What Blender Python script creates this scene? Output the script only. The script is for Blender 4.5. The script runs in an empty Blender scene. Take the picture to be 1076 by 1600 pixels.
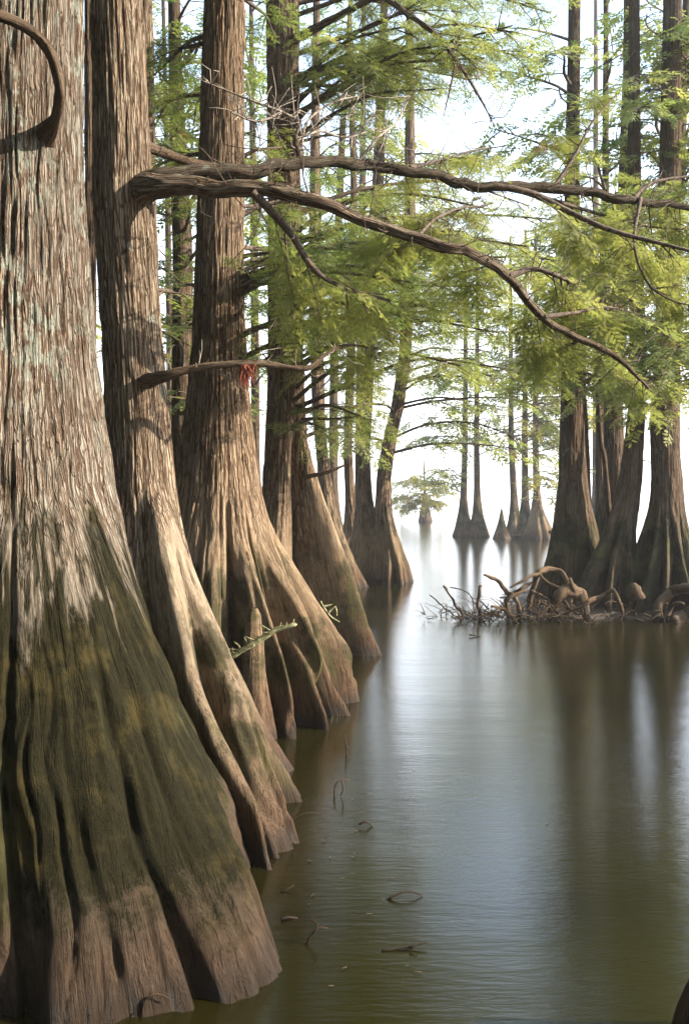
import bpy, math, random
import numpy as np
from mathutils import Vector

# ------------------------------------------------------------------ camera, sky, sun, exposure
scene = bpy.context.scene
CAM_H, FOC, HOR = 1.7, 1555.0, 778.0          # metres, focal length and horizon in photo pixels
cam_d = bpy.data.cameras.new('camera')
cam = bpy.data.objects.new('camera', cam_d)
scene.collection.objects.link(cam)
cam.location = (0, 0, CAM_H)
cam.rotation_euler = (math.radians(90), 0, 0)
cam_d.sensor_fit = 'VERTICAL'
cam_d.sensor_height = 36.0
cam_d.lens = FOC / 1600.0 * 36.0
cam_d.shift_y = (HOR - 800.0) / 1600.0
cam_d.clip_end = 5000
scene.camera = cam

SUN_EL, SUN_AZ = math.radians(26), math.radians(99)   # azimuth from +Y towards +X
world = bpy.data.worlds.new('World')
scene.world = world
world.use_nodes = True
wn = world.node_tree
sky = wn.nodes.new('ShaderNodeTexSky')
sky.sky_type = 'NISHITA'
sky.sun_disc = False
sky.sun_elevation = SUN_EL
sky.sun_rotation = SUN_AZ
sky.air_density = 1.0
sky.dust_density = 4.0
sky.ozone_density = 1.0
wn.nodes['Background'].inputs[1].default_value = 0.095
# a bright thin overcast veil over the whole sky
veil = wn.nodes.new('ShaderNodeMix'); veil.data_type = 'RGBA'
veil.inputs[0].default_value = 0.70
tc = wn.nodes.new('ShaderNodeTexCoord'); sp = wn.nodes.new('ShaderNodeSeparateXYZ')
wn.links.new(tc.outputs['Generated'], sp.inputs[0])
el = wn.nodes.new('ShaderNodeMapRange'); el.interpolation_type = 'SMOOTHERSTEP'
el.inputs[1].default_value = 0.0; el.inputs[2].default_value = 0.5
wn.links.new(sp.outputs[2], el.inputs[0])
gr = wn.nodes.new('ShaderNodeMix'); gr.data_type = 'RGBA'
gr.inputs[6].default_value = (15.0, 15.6, 16.4, 1); gr.inputs[7].default_value = (6.0, 8.4, 11.8, 1)
wn.links.new(el.outputs[0], gr.inputs[0]); wn.links.new(gr.outputs[2], veil.inputs[7])
wn.links.new(sky.outputs[0], veil.inputs[6])
wn.links.new(veil.outputs[2], wn.nodes['Background'].inputs[0])

sun_l = bpy.data.lights.new('sun', 'SUN')
sun_l.energy = 5.0
sun_l.angle = math.radians(0.6)
sun_l.color = (1.0, 0.87, 0.70)
sun = bpy.data.objects.new('sun', sun_l)
scene.collection.objects.link(sun)
SD = Vector((math.cos(SUN_EL) * math.sin(SUN_AZ), math.cos(SUN_EL) * math.cos(SUN_AZ), math.sin(SUN_EL)))
sun.rotation_euler = SD.to_track_quat('Z', 'Y').to_euler()

vs = scene.view_settings
vs.view_transform = 'Standard'
vs.look = 'None'
vs.exposure = 1.58
vs.gamma = 1.0
scene.cycles.use_denoising = True
scene.cycles.max_bounces = 6
scene.cycles.diffuse_bounces = 3
scene.cycles.glossy_bounces = 3
scene.cycles.transmission_bounces = 4
scene.cycles.volume_bounces = 0
scene.cycles.adaptive_threshold = 0.02
scene.cycles.transparent_max_bounces = 8
scene.cycles.sample_clamp_indirect = 6.0

rnd = random.Random(7)
RNG = np.random.default_rng(11)

# ------------------------------------------------------------------ helpers
def P(px, py, d):
    """a point of the place: photo column, photo row, distance"""
    return np.array([(px - 538.0) / FOC * d, d, CAM_H - (py - HOR) / FOC * d])

def PX(px, d):
    return (px - 538.0) / FOC * d

def DW(py):
    """distance of a point on the water seen at row py"""
    return CAM_H * FOC / (py - HOR)

def _hash(ix, iy, iz, seed):
    h = (ix.astype(np.uint32) * np.uint32(374761393) + iy.astype(np.uint32) * np.uint32(668265263)
         + iz.astype(np.uint32) * np.uint32(2147483647) + np.uint32((seed * 974711 + 12345) & 0xffffffff))
    h = (h ^ (h >> np.uint32(13))) * np.uint32(1274126177)
    h = (h ^ (h >> np.uint32(16))) * np.uint32(2246822519)
    h = h ^ (h >> np.uint32(15))
    return h.astype(np.float32) / np.float32(4294967295.0)

def noise(x, y, z, seed=0):
    x = np.asarray(x, dtype=np.float32); y = np.asarray(y, dtype=np.float32); z = np.asarray(z, dtype=np.float32)
    x, y, z = np.broadcast_arrays(x, y, z)
    fx, fy, fz = np.floor(x), np.floor(y), np.floor(z)
    ux, uy, uz = x - fx, y - fy, z - fz
    ix, iy, iz = fx.astype(np.int64), fy.astype(np.int64), fz.astype(np.int64)
    ux = ux * ux * (3 - 2 * ux); uy = uy * uy * (3 - 2 * uy); uz = uz * uz * (3 - 2 * uz)
    r = 0
    for dx in (0, 1):
        wx = ux if dx else 1 - ux
        for dy in (0, 1):
            wy = uy if dy else 1 - uy
            for dz in (0, 1):
                wz = uz if dz else 1 - uz
                r = r + wx * wy * wz * _hash(ix + dx, iy + dy, iz + dz, seed)
    return r * 2 - 1

def fbm(x, y, z, seed=0, octv=3):
    r, a = 0, 1.0
    for o in range(octv):
        k = 2.03 ** o
        r = r + a * noise(x * k, y * k, z * k, seed + o * 17)
        a *= 0.5
    return r

def link(o, parent=None):
    scene.collection.objects.link(o)
    if parent is not None:
        o.parent = parent
    return o

def mesh_obj(name, V, F, mat, parent=None, attrs=None, smooth=True):
    """one mesh object from a vertex array and a face array (n x 3 or n x 4)"""
    V = np.ascontiguousarray(V, dtype=np.float32)
    F = np.ascontiguousarray(F, dtype=np.int32)
    me = bpy.data.meshes.new(name)
    k = F.shape[1]
    me.vertices.add(len(V)); me.vertices.foreach_set('co', V.ravel())
    me.loops.add(F.size); me.loops.foreach_set('vertex_index', F.ravel())
    me.polygons.add(len(F))
    me.polygons.foreach_set('loop_start', np.arange(0, F.size, k, dtype=np.int32))
    me.polygons.foreach_set('loop_total', np.full(len(F), k, dtype=np.int32))
    if smooth:
        me.polygons.foreach_set('use_smooth', np.ones(len(F), dtype=bool))
    me.update(calc_edges=True)
    if attrs:
        for an, (ty, data) in attrs.items():
            at = me.attributes.new(an, ty, 'POINT')
            at.data.foreach_set('vector' if ty == 'FLOAT_VECTOR' else 'value', np.ascontiguousarray(data, dtype=np.float32).ravel())
    me.materials.append(mat)
    return link(bpy.data.objects.new(name, me), parent)

def tag(o, label=None, cat=None, group=None, kind=None):
    if label: o['label'] = label
    if cat: o['category'] = cat
    if group: o['group'] = group
    if kind: o['kind'] = kind
    return o

def empty(name, loc):
    o = bpy.data.objects.new(name, None)
    o.location = loc
    o.empty_display_size = 0.2
    return link(o)

def shift_local(o, parent):
    """meshes are written in world coordinates; undo the parent's offset"""
    o.parent = parent
    o.location = -parent.location
    return o

def spline(pts, step):
    """Catmull-Rom through the points, resampled about every step metres; columns beyond 3 are carried along"""
    p = np.asarray(pts, dtype=float)
    if len(p) == 2:
        n = max(2, int(np.linalg.norm(p[1, :3] - p[0, :3]) / step) + 1)
        t = np.linspace(0, 1, n)[:, None]
        return p[0] * (1 - t) + p[1] * t
    q = np.vstack([2 * p[0] - p[1], p, 2 * p[-1] - p[-2]])
    out = []
    for i in range(len(p) - 1):
        a, b, c, d = q[i:i + 4]
        n = max(1, int(np.linalg.norm(c[:3] - b[:3]) / step))
        t = (np.arange(n) / n)[:, None]
        out.append(0.5 * (2 * b + (c - a) * t + (2 * a - 5 * b + 4 * c - d) * t ** 2 + (3 * b - a - 3 * c + d) * t ** 3))
    out.append(p[-1:])
    return np.vstack(out)

class Tubes:
    """round tapering wood, collected into one mesh"""
    def __init__(s):
        s.V, s.F, s.B, s.n = [], [], [], 0
    def add(s, pts, rad, n=6, rough=0.0, seed=0, closed_tip=True):
        p = np.asarray(pts, dtype=float)
        r = np.asarray(rad, dtype=float)
        m = len(p)
        tg = np.gradient(p, axis=0)
        tg /= np.linalg.norm(tg, axis=1)[:, None] + 1e-9
        ref = np.array([0.13, 0.31, 0.94]) if abs(tg[0, 2]) < 0.85 else np.array([0.97, 0.2, 0.1])
        u = np.cross(tg, ref); u /= np.linalg.norm(u, axis=1)[:, None] + 1e-9
        # keep the frame from flipping
        for i in range(1, m):
            w = u[i - 1] - tg[i] * np.dot(u[i - 1], tg[i])
            u[i] = w / (np.linalg.norm(w) + 1e-9)
        v = np.cross(tg, u)
        th = np.arange(n) / n * 2 * math.pi
        c, sn = np.cos(th), np.sin(th)
        arc = np.concatenate([[0], np.cumsum(np.linalg.norm(np.diff(p, axis=0), axis=1))])
        rr = np.repeat(r[:, None], n, 1)
        if rough > 0:
            bx = c[None, :] * 1.0 + 0 * arc[:, None]; by = sn[None, :] * 1.0 + 0 * arc[:, None]
            L = arc[:, None] + 0 * c[None, :]
            rm = max(r.max(), 1e-4)
            rr = rr * (1 + rough * (1.0 * noise(bx * 1.3, by * 1.3, L / rm * 0.22, seed)
                                    + 0.6 * noise(bx * 3.5, by * 3.5, L / rm * 0.45, seed + 5) + 0.5 * noise(bx * 6, by * 6, L / rm * 1.6, seed + 6)
                                    + 1.6 * np.clip(noise(bx * 0.8, by * 0.8, L / rm * 0.16, seed + 7) - 0.45, 0, 1)))
        V = p[:, None, :] + rr[:, :, None] * (u[:, None, :] * c[None, :, None] + v[:, None, :] * sn[None, :, None])
        r0 = max(float(r.max()), 0.02)
        B = np.stack([np.broadcast_to(c * r0, (m, n)), np.broadcast_to(sn * r0, (m, n)), np.broadcast_to(arc[:, None], (m, n))], -1)
        i, j = np.meshgrid(np.arange(m - 1), np.arange(n), indexing='ij')
        a = i * n + j; b = i * n + (j + 1) % n
        F = np.stack([a, b, b + n, a + n], -1).reshape(-1, 4)
        Vf = V.reshape(-1, 3); Bf = B.reshape(-1, 3)
        # end caps: a rounded tip and a rounded butt
        for ring, sg in ((0, -1), (m - 1, 1)):
            tip = p[ring] + tg[ring] * r[ring] * 0.6 * sg
            k = len(Vf)
            Vf = np.vstack([Vf, tip[None]]); Bf = np.vstack([Bf, Bf[ring * n][None]])
            jj = np.arange(0, n, 2)
            if n % 2 == 0:
                q = np.stack([ring * n + jj, ring * n + (jj + 1) % n, ring * n + (jj + 2) % n, np.full(len(jj), k)], -1)
                F = np.vstack([F, q if sg > 0 else q[:, ::-1]])
        s.V.append(Vf); s.F.append(F + s.n); s.B.append(Bf); s.n += len(Vf)
    def build(s, name, mat, parent=None):
        o = mesh_obj(name, np.vstack(s.V), np.vstack(s.F), mat, None, {'bk': ('FLOAT_VECTOR', np.vstack(s.B))})
        if parent is not None:
            shift_local(o, parent)
        return o

# ------------------------------------------------------------------ materials
def new_mat(name):
    m = bpy.data.materials.new(name)
    m.use_nodes = True
    nt = m.node_tree
    for n in list(nt.nodes):
        nt.nodes.remove(n)
    out = nt.nodes.new('ShaderNodeOutputMaterial')
    return m, nt, out

def N(nt, ty, **kw):
    n = nt.nodes.new(ty)
    for k, v in kw.items():
        if k in n.inputs.keys():
            n.inputs[k].default_value = v
        else:
            setattr(n, k, v)
    return n

def mixc(nt, fac, a, b, mode='MIX'):
    n = nt.nodes.new('ShaderNodeMix')
    n.data_type = 'RGBA'
    n.blend_type = mode
    for s, v in ((0, fac), (6, a), (7, b)):
        if hasattr(v, 'is_linked') or hasattr(v, 'links'):
            nt.links.new(v, n.inputs[s])
        elif s == 0:
            n.inputs[0].default_value = v
        else:
            n.inputs[s].default_value = (*v, 1)
    return n.outputs[2]

def mixv(nt, fac, a, b):
    n = nt.nodes.new('ShaderNodeMix')
    for i, v in ((0, fac), (2, a), (3, b)):
        nt.links.new(v, n.inputs[i])
    return n.outputs[0]

def ramp(nt, src, lo, hi):
    n = nt.nodes.new('ShaderNodeMapRange')
    n.interpolation_type = 'SMOOTHSTEP'
    n.inputs[1].default_value = lo; n.inputs[2].default_value = hi
    nt.links.new(src, n.inputs[0])
    return n.outputs[0]

def math_n(nt, op, a, b=None):
    n = nt.nodes.new('ShaderNodeMath')
    n.operation = op
    for i, v in enumerate((a, b)):
        if v is None: continue
        if hasattr(v, 'links'): nt.links.new(v, n.inputs[i])
        else: n.inputs[i].default_value = v
    return n.outputs[0]

def bark_mat(name, pale=(0.36, 0.28, 0.205), mid=(0.235, 0.165, 0.115), inner=(0.075, 0.047, 0.031),
             lichen=0.3, moss=0.5, mosslo=0.35, mosshi=1.5, freq=1.0, tide=0.42, bump=1.0, wash_shade_k=1.0, moss_shade_col=(0.042, 0.044, 0.020)):
    m, nt, out = new_mat(name)
    L = nt.links
    at = N(nt, 'ShaderNodeAttribute', attribute_name='bk')
    geo = N(nt, 'ShaderNodeNewGeometry')
    sep = N(nt, 'ShaderNodeSeparateXYZ'); L.new(geo.outputs['Position'], sep.inputs[0])
    def scaled(sx, sz):
        n = N(nt, 'ShaderNodeVectorMath', operation='MULTIPLY')
        L.new(at.outputs['Vector'], n.inputs[0]); n.inputs[1].default_value = (sx * freq, sx * freq, sz * freq)
        return n.outputs[0]
    def nz(sx, sz, detail=3, rough=0.55, dist=0.0):
        n = N(nt, 'ShaderNodeTexNoise'); n.inputs['Scale'].default_value = 1; n.inputs['Detail'].default_value = detail
        n.inputs['Roughness'].default_value = rough; n.inputs['Distortion'].default_value = dist
        L.new(scaled(sx, sz), n.inputs['Vector'])
        return n.outputs['Fac']
    fl = N(nt, 'ShaderNodeAttribute', attribute_name='fl').outputs['Fac']     # log2 of how far the base has widened
    def lev(fn, *args):
        """the same grain at two or three spacings, so that it keeps its width where the base spreads"""
        x = mixv(nt, ramp(nt, fl, 0.25, 1.0), fn(1, *args), fn(2.05, *args))
        return mixv(nt, ramp(nt, fl, 1.2, 2.0), x, fn(4.1, *args))
    wn_ = N(nt, 'ShaderNodeTexNoise'); wn_.inputs['Scale'].default_value = 1; wn_.inputs['Detail'].default_value = 4
    L.new(scaled(16, 9), wn_.inputs['Vector'])
    def cells(sx, sz):
        wv = N(nt, 'ShaderNodeVectorMath', operation='MULTIPLY_ADD')
        L.new(wn_.outputs['Color'], wv.inputs[0]); wv.inputs[1].default_value = (0.8, 0.8, 1.0); L.new(scaled(sx, sz), wv.inputs[2])
        vo = N(nt, 'ShaderNodeTexVoronoi', feature='DISTANCE_TO_EDGE'); vo.inputs['Scale'].default_value = 1
        L.new(wv.outputs[0], vo.inputs['Vector'])
        vc = N(nt, 'ShaderNodeTexVoronoi', feature='F1'); vc.inputs['Scale'].default_value = 1
        L.new(wv.outputs[0], vc.inputs['Vector'])
        cr = N(nt, 'ShaderNodeSeparateColor'); L.new(vc.outputs['Color'], cr.inputs[0])
        return vo.outputs['Distance'], cr
    e1, cellr = cells(50, 2.6)
    e2, cell2 = cells(88, 6.5)
    plate = math_n(nt, 'MULTIPLY', ramp(nt, fl, 1.2, 0.3), ramp(nt, sep.outputs[2], 0.6, 1.3))                    # bark plates fade out on the smooth flared wood
    crack = math_n(nt, 'MULTIPLY', ramp(nt, e1, 0.01, 0.17), ramp(nt, e2, -0.05, 0.12))
    crack = math_n(nt, 'SUBTRACT', 1.0, math_n(nt, 'MULTIPLY', math_n(nt, 'SUBTRACT', 1.0, crack), plate))
    fibre = lev(lambda k: nz(62 * k, 3.2 * k ** .7, 6, 0.72, 0.6))
    fine = lev(lambda k: nz(170 * k, 11 * k, 4, 0.65))
    groove = lev(lambda k: nz(26 * k, 1.1 * k ** .5, 4, 0.6, 0.6))
    mott = nz(11, 6, 6, 0.75, 0.3)
    blotch = nz(3.2, 1.1, 4, 0.6)
    # colour
    c = mixc(nt, ramp(nt, fibre, 0.34, 0.66), mid, pale)
    c = mixc(nt, math_n(nt, 'MULTIPLY', plate, math_n(nt, 'MULTIPLY', ramp(nt, cellr.outputs[0], 0.5, 1.0), 0.6)), c, (mid[0] * 1.02, mid[1] * 0.88, mid[2] * 0.8))
    c = mixc(nt, math_n(nt, 'MULTIPLY', plate, math_n(nt, 'MULTIPLY', ramp(nt, cell2.outputs[1], 0.55, 1.0), 0.6)), c, (pale[0] * 1.12, pale[1] * 1.14, pale[2] * 1.15))
    c = mixc(nt, math_n(nt, 'MULTIPLY', ramp(nt, blotch, 0.5, 0.68), 0.4), c, (pale[0] * 0.88, pale[1] * 0.72, pale[2] * 0.6))
    c = mixc(nt, ramp(nt, groove, 0.41, 0.30), c, inner)
    c = mixc(nt, math_n(nt, 'MULTIPLY', ramp(nt, mott, 0.52, 0.64), 0.45), c, (mid[0] * .5, mid[1] * .5, mid[2] * .42))
    c = mixc(nt, crack, inner, c)
    damp = ramp(nt, sep.outputs[2], 1.7, 0.5)
    c = mixc(nt, math_n(nt, 'MULTIPLY', damp, 0.75), c, mixc(nt, 1.0, c, (0.46, 0.42, 0.35), 'MULTIPLY'))
    streak = lev(lambda k: nz(9 * k, 0.8, 5, 0.7, 0.8))
    c = mixc(nt, math_n(nt, 'MULTIPLY', ramp(nt, streak, 0.53, 0.66), math_n(nt, 'MULTIPLY', damp, 0.8)), c, (0.045, 0.037, 0.022))
    c = mixc(nt, math_n(nt, 'MULTIPLY', ramp(nt, fibre, 0.47, 0.34), math_n(nt, 'MULTIPLY', damp, 0.75)), c, (0.035, 0.024, 0.015))
    # tide mark: brown washed wood below, algae and moss above it, lichen high up
    edge = nz(2.6, 0.9, 4, 0.6)
    zz = math_n(nt, 'ADD', sep.outputs[2], math_n(nt, 'MULTIPLY', math_n(nt, 'SUBTRACT', edge, 0.5), 0.55))
    rag = math_n(nt, 'ADD', math_n(nt, 'MULTIPLY', math_n(nt, 'SUBTRACT', fibre, 0.5), 0.55), math_n(nt, 'MULTIPLY', math_n(nt, 'SUBTRACT', mott, 0.5), 0.5))
    zr = math_n(nt, 'ADD', zz, math_n(nt, 'MULTIPLY', rag, 0.75))
    low = ramp(nt, zr, tide + 0.24, tide - 0.26)
    wash = mixc(nt, ramp(nt, fibre, 0.34, 0.66), tuple(wash_shade_k * q for q in (0.030, 0.018, 0.012)), tuple(wash_shade_k * q for q in (0.105, 0.063, 0.040)))
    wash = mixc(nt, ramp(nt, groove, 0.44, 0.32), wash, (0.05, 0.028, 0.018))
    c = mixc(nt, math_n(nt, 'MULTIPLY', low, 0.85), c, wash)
    if moss > 0:
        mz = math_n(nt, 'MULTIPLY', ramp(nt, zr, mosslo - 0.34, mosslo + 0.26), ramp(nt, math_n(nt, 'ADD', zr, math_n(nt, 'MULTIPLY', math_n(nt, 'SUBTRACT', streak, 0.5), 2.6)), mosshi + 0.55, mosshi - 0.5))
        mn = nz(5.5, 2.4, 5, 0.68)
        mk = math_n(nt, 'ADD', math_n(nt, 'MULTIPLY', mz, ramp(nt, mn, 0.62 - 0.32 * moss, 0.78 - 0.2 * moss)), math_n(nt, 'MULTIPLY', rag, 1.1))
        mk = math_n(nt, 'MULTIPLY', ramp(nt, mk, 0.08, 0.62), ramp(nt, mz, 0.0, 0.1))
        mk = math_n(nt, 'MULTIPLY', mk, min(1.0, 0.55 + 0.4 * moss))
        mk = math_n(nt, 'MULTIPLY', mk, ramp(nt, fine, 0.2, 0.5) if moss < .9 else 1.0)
        mcol = mixc(nt, ramp(nt, fine, 0.35, 0.65), (moss_shade_col[0] * 0.35, moss_shade_col[1] * 0.35, moss_shade_col[2] * 0.4), moss_shade_col)
        mcol = mixc(nt, ramp(nt, nz(6, 3, 5, .7), 0.48, 0.66), mcol, (moss_shade_col[0] * 2.2, moss_shade_col[1] * 1.9, moss_shade_col[2] * 1.8))
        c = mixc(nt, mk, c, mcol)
        # thin moss streaks further up
        mk2 = math_n(nt, 'MULTIPLY', ramp(nt, nz(7, 0.9, 4, 0.6), 0.6, 0.72), min(0.5, 0.6 * moss))
        c = mixc(nt, mk2, c, (0.075, 0.078, 0.034))
    if lichen > 0:
        ln = nz(13, 8, 5, 0.7)
        lz = ramp(nt, zz, 1.3, 2.6)
        lk = math_n(nt, 'MULTIPLY', ramp(nt, ln, 0.66 - 0.2 * lichen, 0.72 - 0.18 * lichen), lz)
        lk = math_n(nt, 'MULTIPLY', lk, ramp(nt, blotch, 0.40, 0.62))
        c = mixc(nt, math_n(nt, 'MULTIPLY', lk, 0.75), c, (0.27, 0.30, 0.255))
    wet = ramp(nt, zr, 0.22, 0.02)
    wetz = ramp(nt, math_n(nt, 'ADD', sep.outputs[2], math_n(nt, 'MULTIPLY', rag, 0.22)), 0.15, 0.03)
    wet = math_n(nt, 'MAXIMUM', math_n(nt, 'MULTIPLY', wet, 0.55), wetz)
    c = mixc(nt, math_n(nt, 'MULTIPLY', wet, 0.85), c, (0.028, 0.02, 0.014))
    # relief
    h = math_n(nt, 'ADD', math_n(nt, 'MULTIPLY', crack, 0.75), math_n(nt, 'MULTIPLY', fibre, 0.75))
    h = math_n(nt, 'ADD', h, math_n(nt, 'MULTIPLY', ramp(nt, groove, 0.28, 0.46), 0.8))
    h = math_n(nt, 'ADD', h, math_n(nt, 'MULTIPLY', fine, 0.40))
    h = math_n(nt, 'ADD', h, math_n(nt, 'MULTIPLY', mott, 0.9))
    h = math_n(nt, 'ADD', h, math_n(nt, 'MULTIPLY', math_n(nt, 'MULTIPLY', cellr.outputs[2], plate), 0.3))
    bp = N(nt, 'ShaderNodeBump'); bp.inputs['Strength'].default_value = 0.95
    bp.inputs['Distance'].default_value = 0.015 * bump / freq
    L.new(h, bp.inputs['Height'])
    bs = N(nt, 'ShaderNodeBsdfPrincipled')
    L.new(c, bs.inputs['Base Color']); L.new(bp.outputs[0], bs.inputs['Normal'])
    rg = N(nt, 'ShaderNodeMapRange'); L.new(wet, rg.inputs[0]); rg.inputs[3].default_value = 0.88; rg.inputs[4].default_value = 0.35
    L.new(rg.outputs[0], bs.inputs['Roughness'])
    bs.inputs['Specular IOR Level'].default_value = 0.10
    L.new(bs.outputs[0], out.inputs[0])
    return m

def leaf_mat(name, a, b, trans=0.58):
    m, nt, out = new_mat(name)
    L = nt.links
    at = N(nt, 'ShaderNodeAttribute', attribute_name='tint')
    c = mixc(nt, at.outputs['Fac'], a, b)
    c = mixc(nt, ramp(nt, at.outputs['Fac'], 0.975, 0.985), c, (0.17, 0.075, 0.03))
    d = N(nt, 'ShaderNodeBsdfPrincipled'); d.inputs['Roughness'].default_value = 0.55
    d.inputs['Specular IOR Level'].default_value = 0.3
    t = N(nt, 'ShaderNodeBsdfTranslucent')
    L.new(c, d.inputs['Base Color'])
    L.new(mixc(nt, 1.0, c, (1.2, 1.2, 0.8), 'MULTIPLY'), t.inputs['Color'])
    mx = N(nt, 'ShaderNodeMixShader'); mx.inputs[0].default_value = trans
    L.new(d.outputs[0], mx.inputs[1]); L.new(t.outputs[0], mx.inputs[2])
    L.new(mx.outputs[0], out.inputs[0])
    return m

def water_mat():
    m, nt, out = new_mat('swamp_water')
    L = nt.links
    tc = N(nt, 'ShaderNodeNewGeometry')
    mp = N(nt, 'ShaderNodeMapping'); mp.inputs['Scale'].default_value = (0.35, 1.5, 1.0)
    L.new(tc.outputs['Position'], mp.inputs['Vector'])
    n1 = N(nt, 'ShaderNodeTexNoise'); n1.inputs['Scale'].default_value = 22.0; n1.inputs['Detail'].default_value = 5; n1.inputs['Roughness'].default_value = 0.6
    L.new(mp.outputs[0], n1.inputs['Vector'])
    n2 = N(nt, 'ShaderNodeTexNoise'); n2.inputs['Scale'].default_value = 1.1; n2.inputs['Detail'].default_value = 3
    L.new(mp.outputs[0], n2.inputs['Vector'])
    h = math_n(nt, 'ADD', math_n(nt, 'MULTIPLY', n1.outputs['Fac'], 0.07), math_n(nt, 'MULTIPLY', n2.outputs['Fac'], 0.25))
    bp = N(nt, 'ShaderNodeBump'); bp.inputs['Strength'].default_value = 0.28; bp.inputs['Distance'].default_value = 0.10
    L.new(h, bp.inputs['Height'])
    n3 = N(nt, 'ShaderNodeTexNoise'); n3.inputs['Scale'].default_value = 0.35; n3.inputs['Detail'].default_value = 3
    L.new(mp.outputs[0], n3.inputs['Vector'])
    c = mixc(nt, ramp(nt, n3.outputs['Fac'], 0.35, 0.65), (0.0085, 0.0072, 0.0015), (0.0145, 0.0128, 0.0024))
    bs = N(nt, 'ShaderNodeBsdfPrincipled')
    L.new(c, bs.inputs['Base Color'])
    bs.inputs['Roughness'].default_value = 0.10
    bs.inputs['IOR'].default_value = 1.5
    L.new(bp.outputs[0], bs.inputs['Normal'])
    L.new(bs.outputs[0], out.inputs[0])
    return m

def simple_mat(name, a, b, scale=12.0, rough=0.85, bump=0.01):
    m, nt, out = new_mat(name)
    L = nt.links
    geo = N(nt, 'ShaderNodeNewGeometry')
    n1 = N(nt, 'ShaderNodeTexNoise'); n1.inputs['Scale'].default_value = scale; n1.inputs['Detail'].default_value = 5
    L.new(geo.outputs['Position'], n1.inputs['Vector'])
    c = mixc(nt, ramp(nt, n1.outputs['Fac'], 0.35, 0.65), a, b)
    bp = N(nt, 'ShaderNodeBump'); bp.inputs['Strength'].default_value = 0.8; bp.inputs['Distance'].default_value = bump
    L.new(n1.outputs['Fac'], bp.inputs['Height'])
    bs = N(nt, 'ShaderNodeBsdfPrincipled'); bs.inputs['Roughness'].default_value = rough
    L.new(c, bs.inputs['Base Color']); L.new(bp.outputs[0], bs.inputs['Normal']); L.new(bs.outputs[0], out.inputs[0])
    return m

M_BARK1 = bark_mat('lichen_bark', pale=(0.32, 0.282, 0.235), mid=(0.195, 0.16, 0.125), freq=1.25, lichen=0.85, moss=1.6, mosslo=0.42, mosshi=1.35, tide=0.42, bump=1.4, wash_shade_k=0.62, moss_shade_col=(0.019, 0.0175, 0.0065))  # moss and tide wash, both darkened further to paint in the lower trunk's shade
M_BARK2 = bark_mat('tan_bark', pale=(0.37, 0.305, 0.23), mid=(0.23, 0.178, 0.128), lichen=0.35, moss=0.75, mosslo=0.45, mosshi=1.0, tide=0.42)
M_BARK3 = bark_mat('brown_bark', pale=(0.34, 0.26, 0.18), mid=(0.19, 0.132, 0.088), lichen=0.05, moss=0.75, mosslo=0.45, mosshi=1.1, tide=0.40, freq=0.85)
M_BARK4 = bark_mat('shade_bark', pale=(0.19, 0.148, 0.104), mid=(0.092, 0.067, 0.045), lichen=0.2, moss=0.9, mosslo=0.4, mosshi=1.3, tide=0.3, freq=0.7, moss_shade_col=(0.04, 0.042, 0.020))
M_BARK5 = bark_mat('far_bark', pale=(0.31, 0.24, 0.165), mid=(0.17, 0.122, 0.08), lichen=0.1, moss=0.4, mosslo=0.5, mosshi=1.1, tide=0.35, freq=0.6)
M_LIMB = bark_mat('limb_bark', pale=(0.30, 0.23, 0.165), mid=(0.17, 0.12, 0.085), lichen=0.3, moss=0.3, mosslo=9, mosshi=9.5, tide=-9, bump=0.9, freq=2.2)
M_DARKLIMB = bark_mat('dark_limb_bark', pale=(0.20, 0.17, 0.13), mid=(0.085, 0.065, 0.048), inner=(.05, .035, .025), lichen=0.45, moss=0.0, tide=-9, bump=0.9, freq=2.2)
M_TWIG = simple_mat('twig_wood', (0.05, 0.035, 0.025), (0.12, 0.085, 0.06), 30)
M_GREYTWIG = simple_mat('bare_twig_wood', (0.20, 0.165, 0.14), (0.33, 0.29, 0.25), 30)
M_ROOT = bark_mat('root_wood', pale=(0.235, 0.17, 0.118), mid=(0.11, 0.075, 0.05), lichen=0.0, moss=0.0, tide=-9, freq=1.4, bump=0.5)
M_MUD = simple_mat('mud', (0.03, 0.022, 0.015), (0.085, 0.06, 0.038), 9, 0.8, 0.03)
M_DEADLEAF = simple_mat('dead_needles', (0.20, 0.05, 0.03), (0.30, 0.09, 0.05), 40)
M_DEADLEAF_B = simple_mat('floating_flecks', (0.03, 0.02, 0.012), (0.10, 0.065, 0.03), 60)
M_LEAF_A = leaf_mat('cypress_needles_green', (0.10, 0.155, 0.045), (0.26, 0.285, 0.09))
M_LEAF_B = leaf_mat('cypress_needles_yellow_green', (0.14, 0.185, 0.06), (0.33, 0.335, 0.125))
M_LEAF_C = leaf_mat('cypress_needles_gold', (0.15, 0.17, 0.030), (0.36, 0.30, 0.05))
M_WATER = water_mat()

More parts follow.
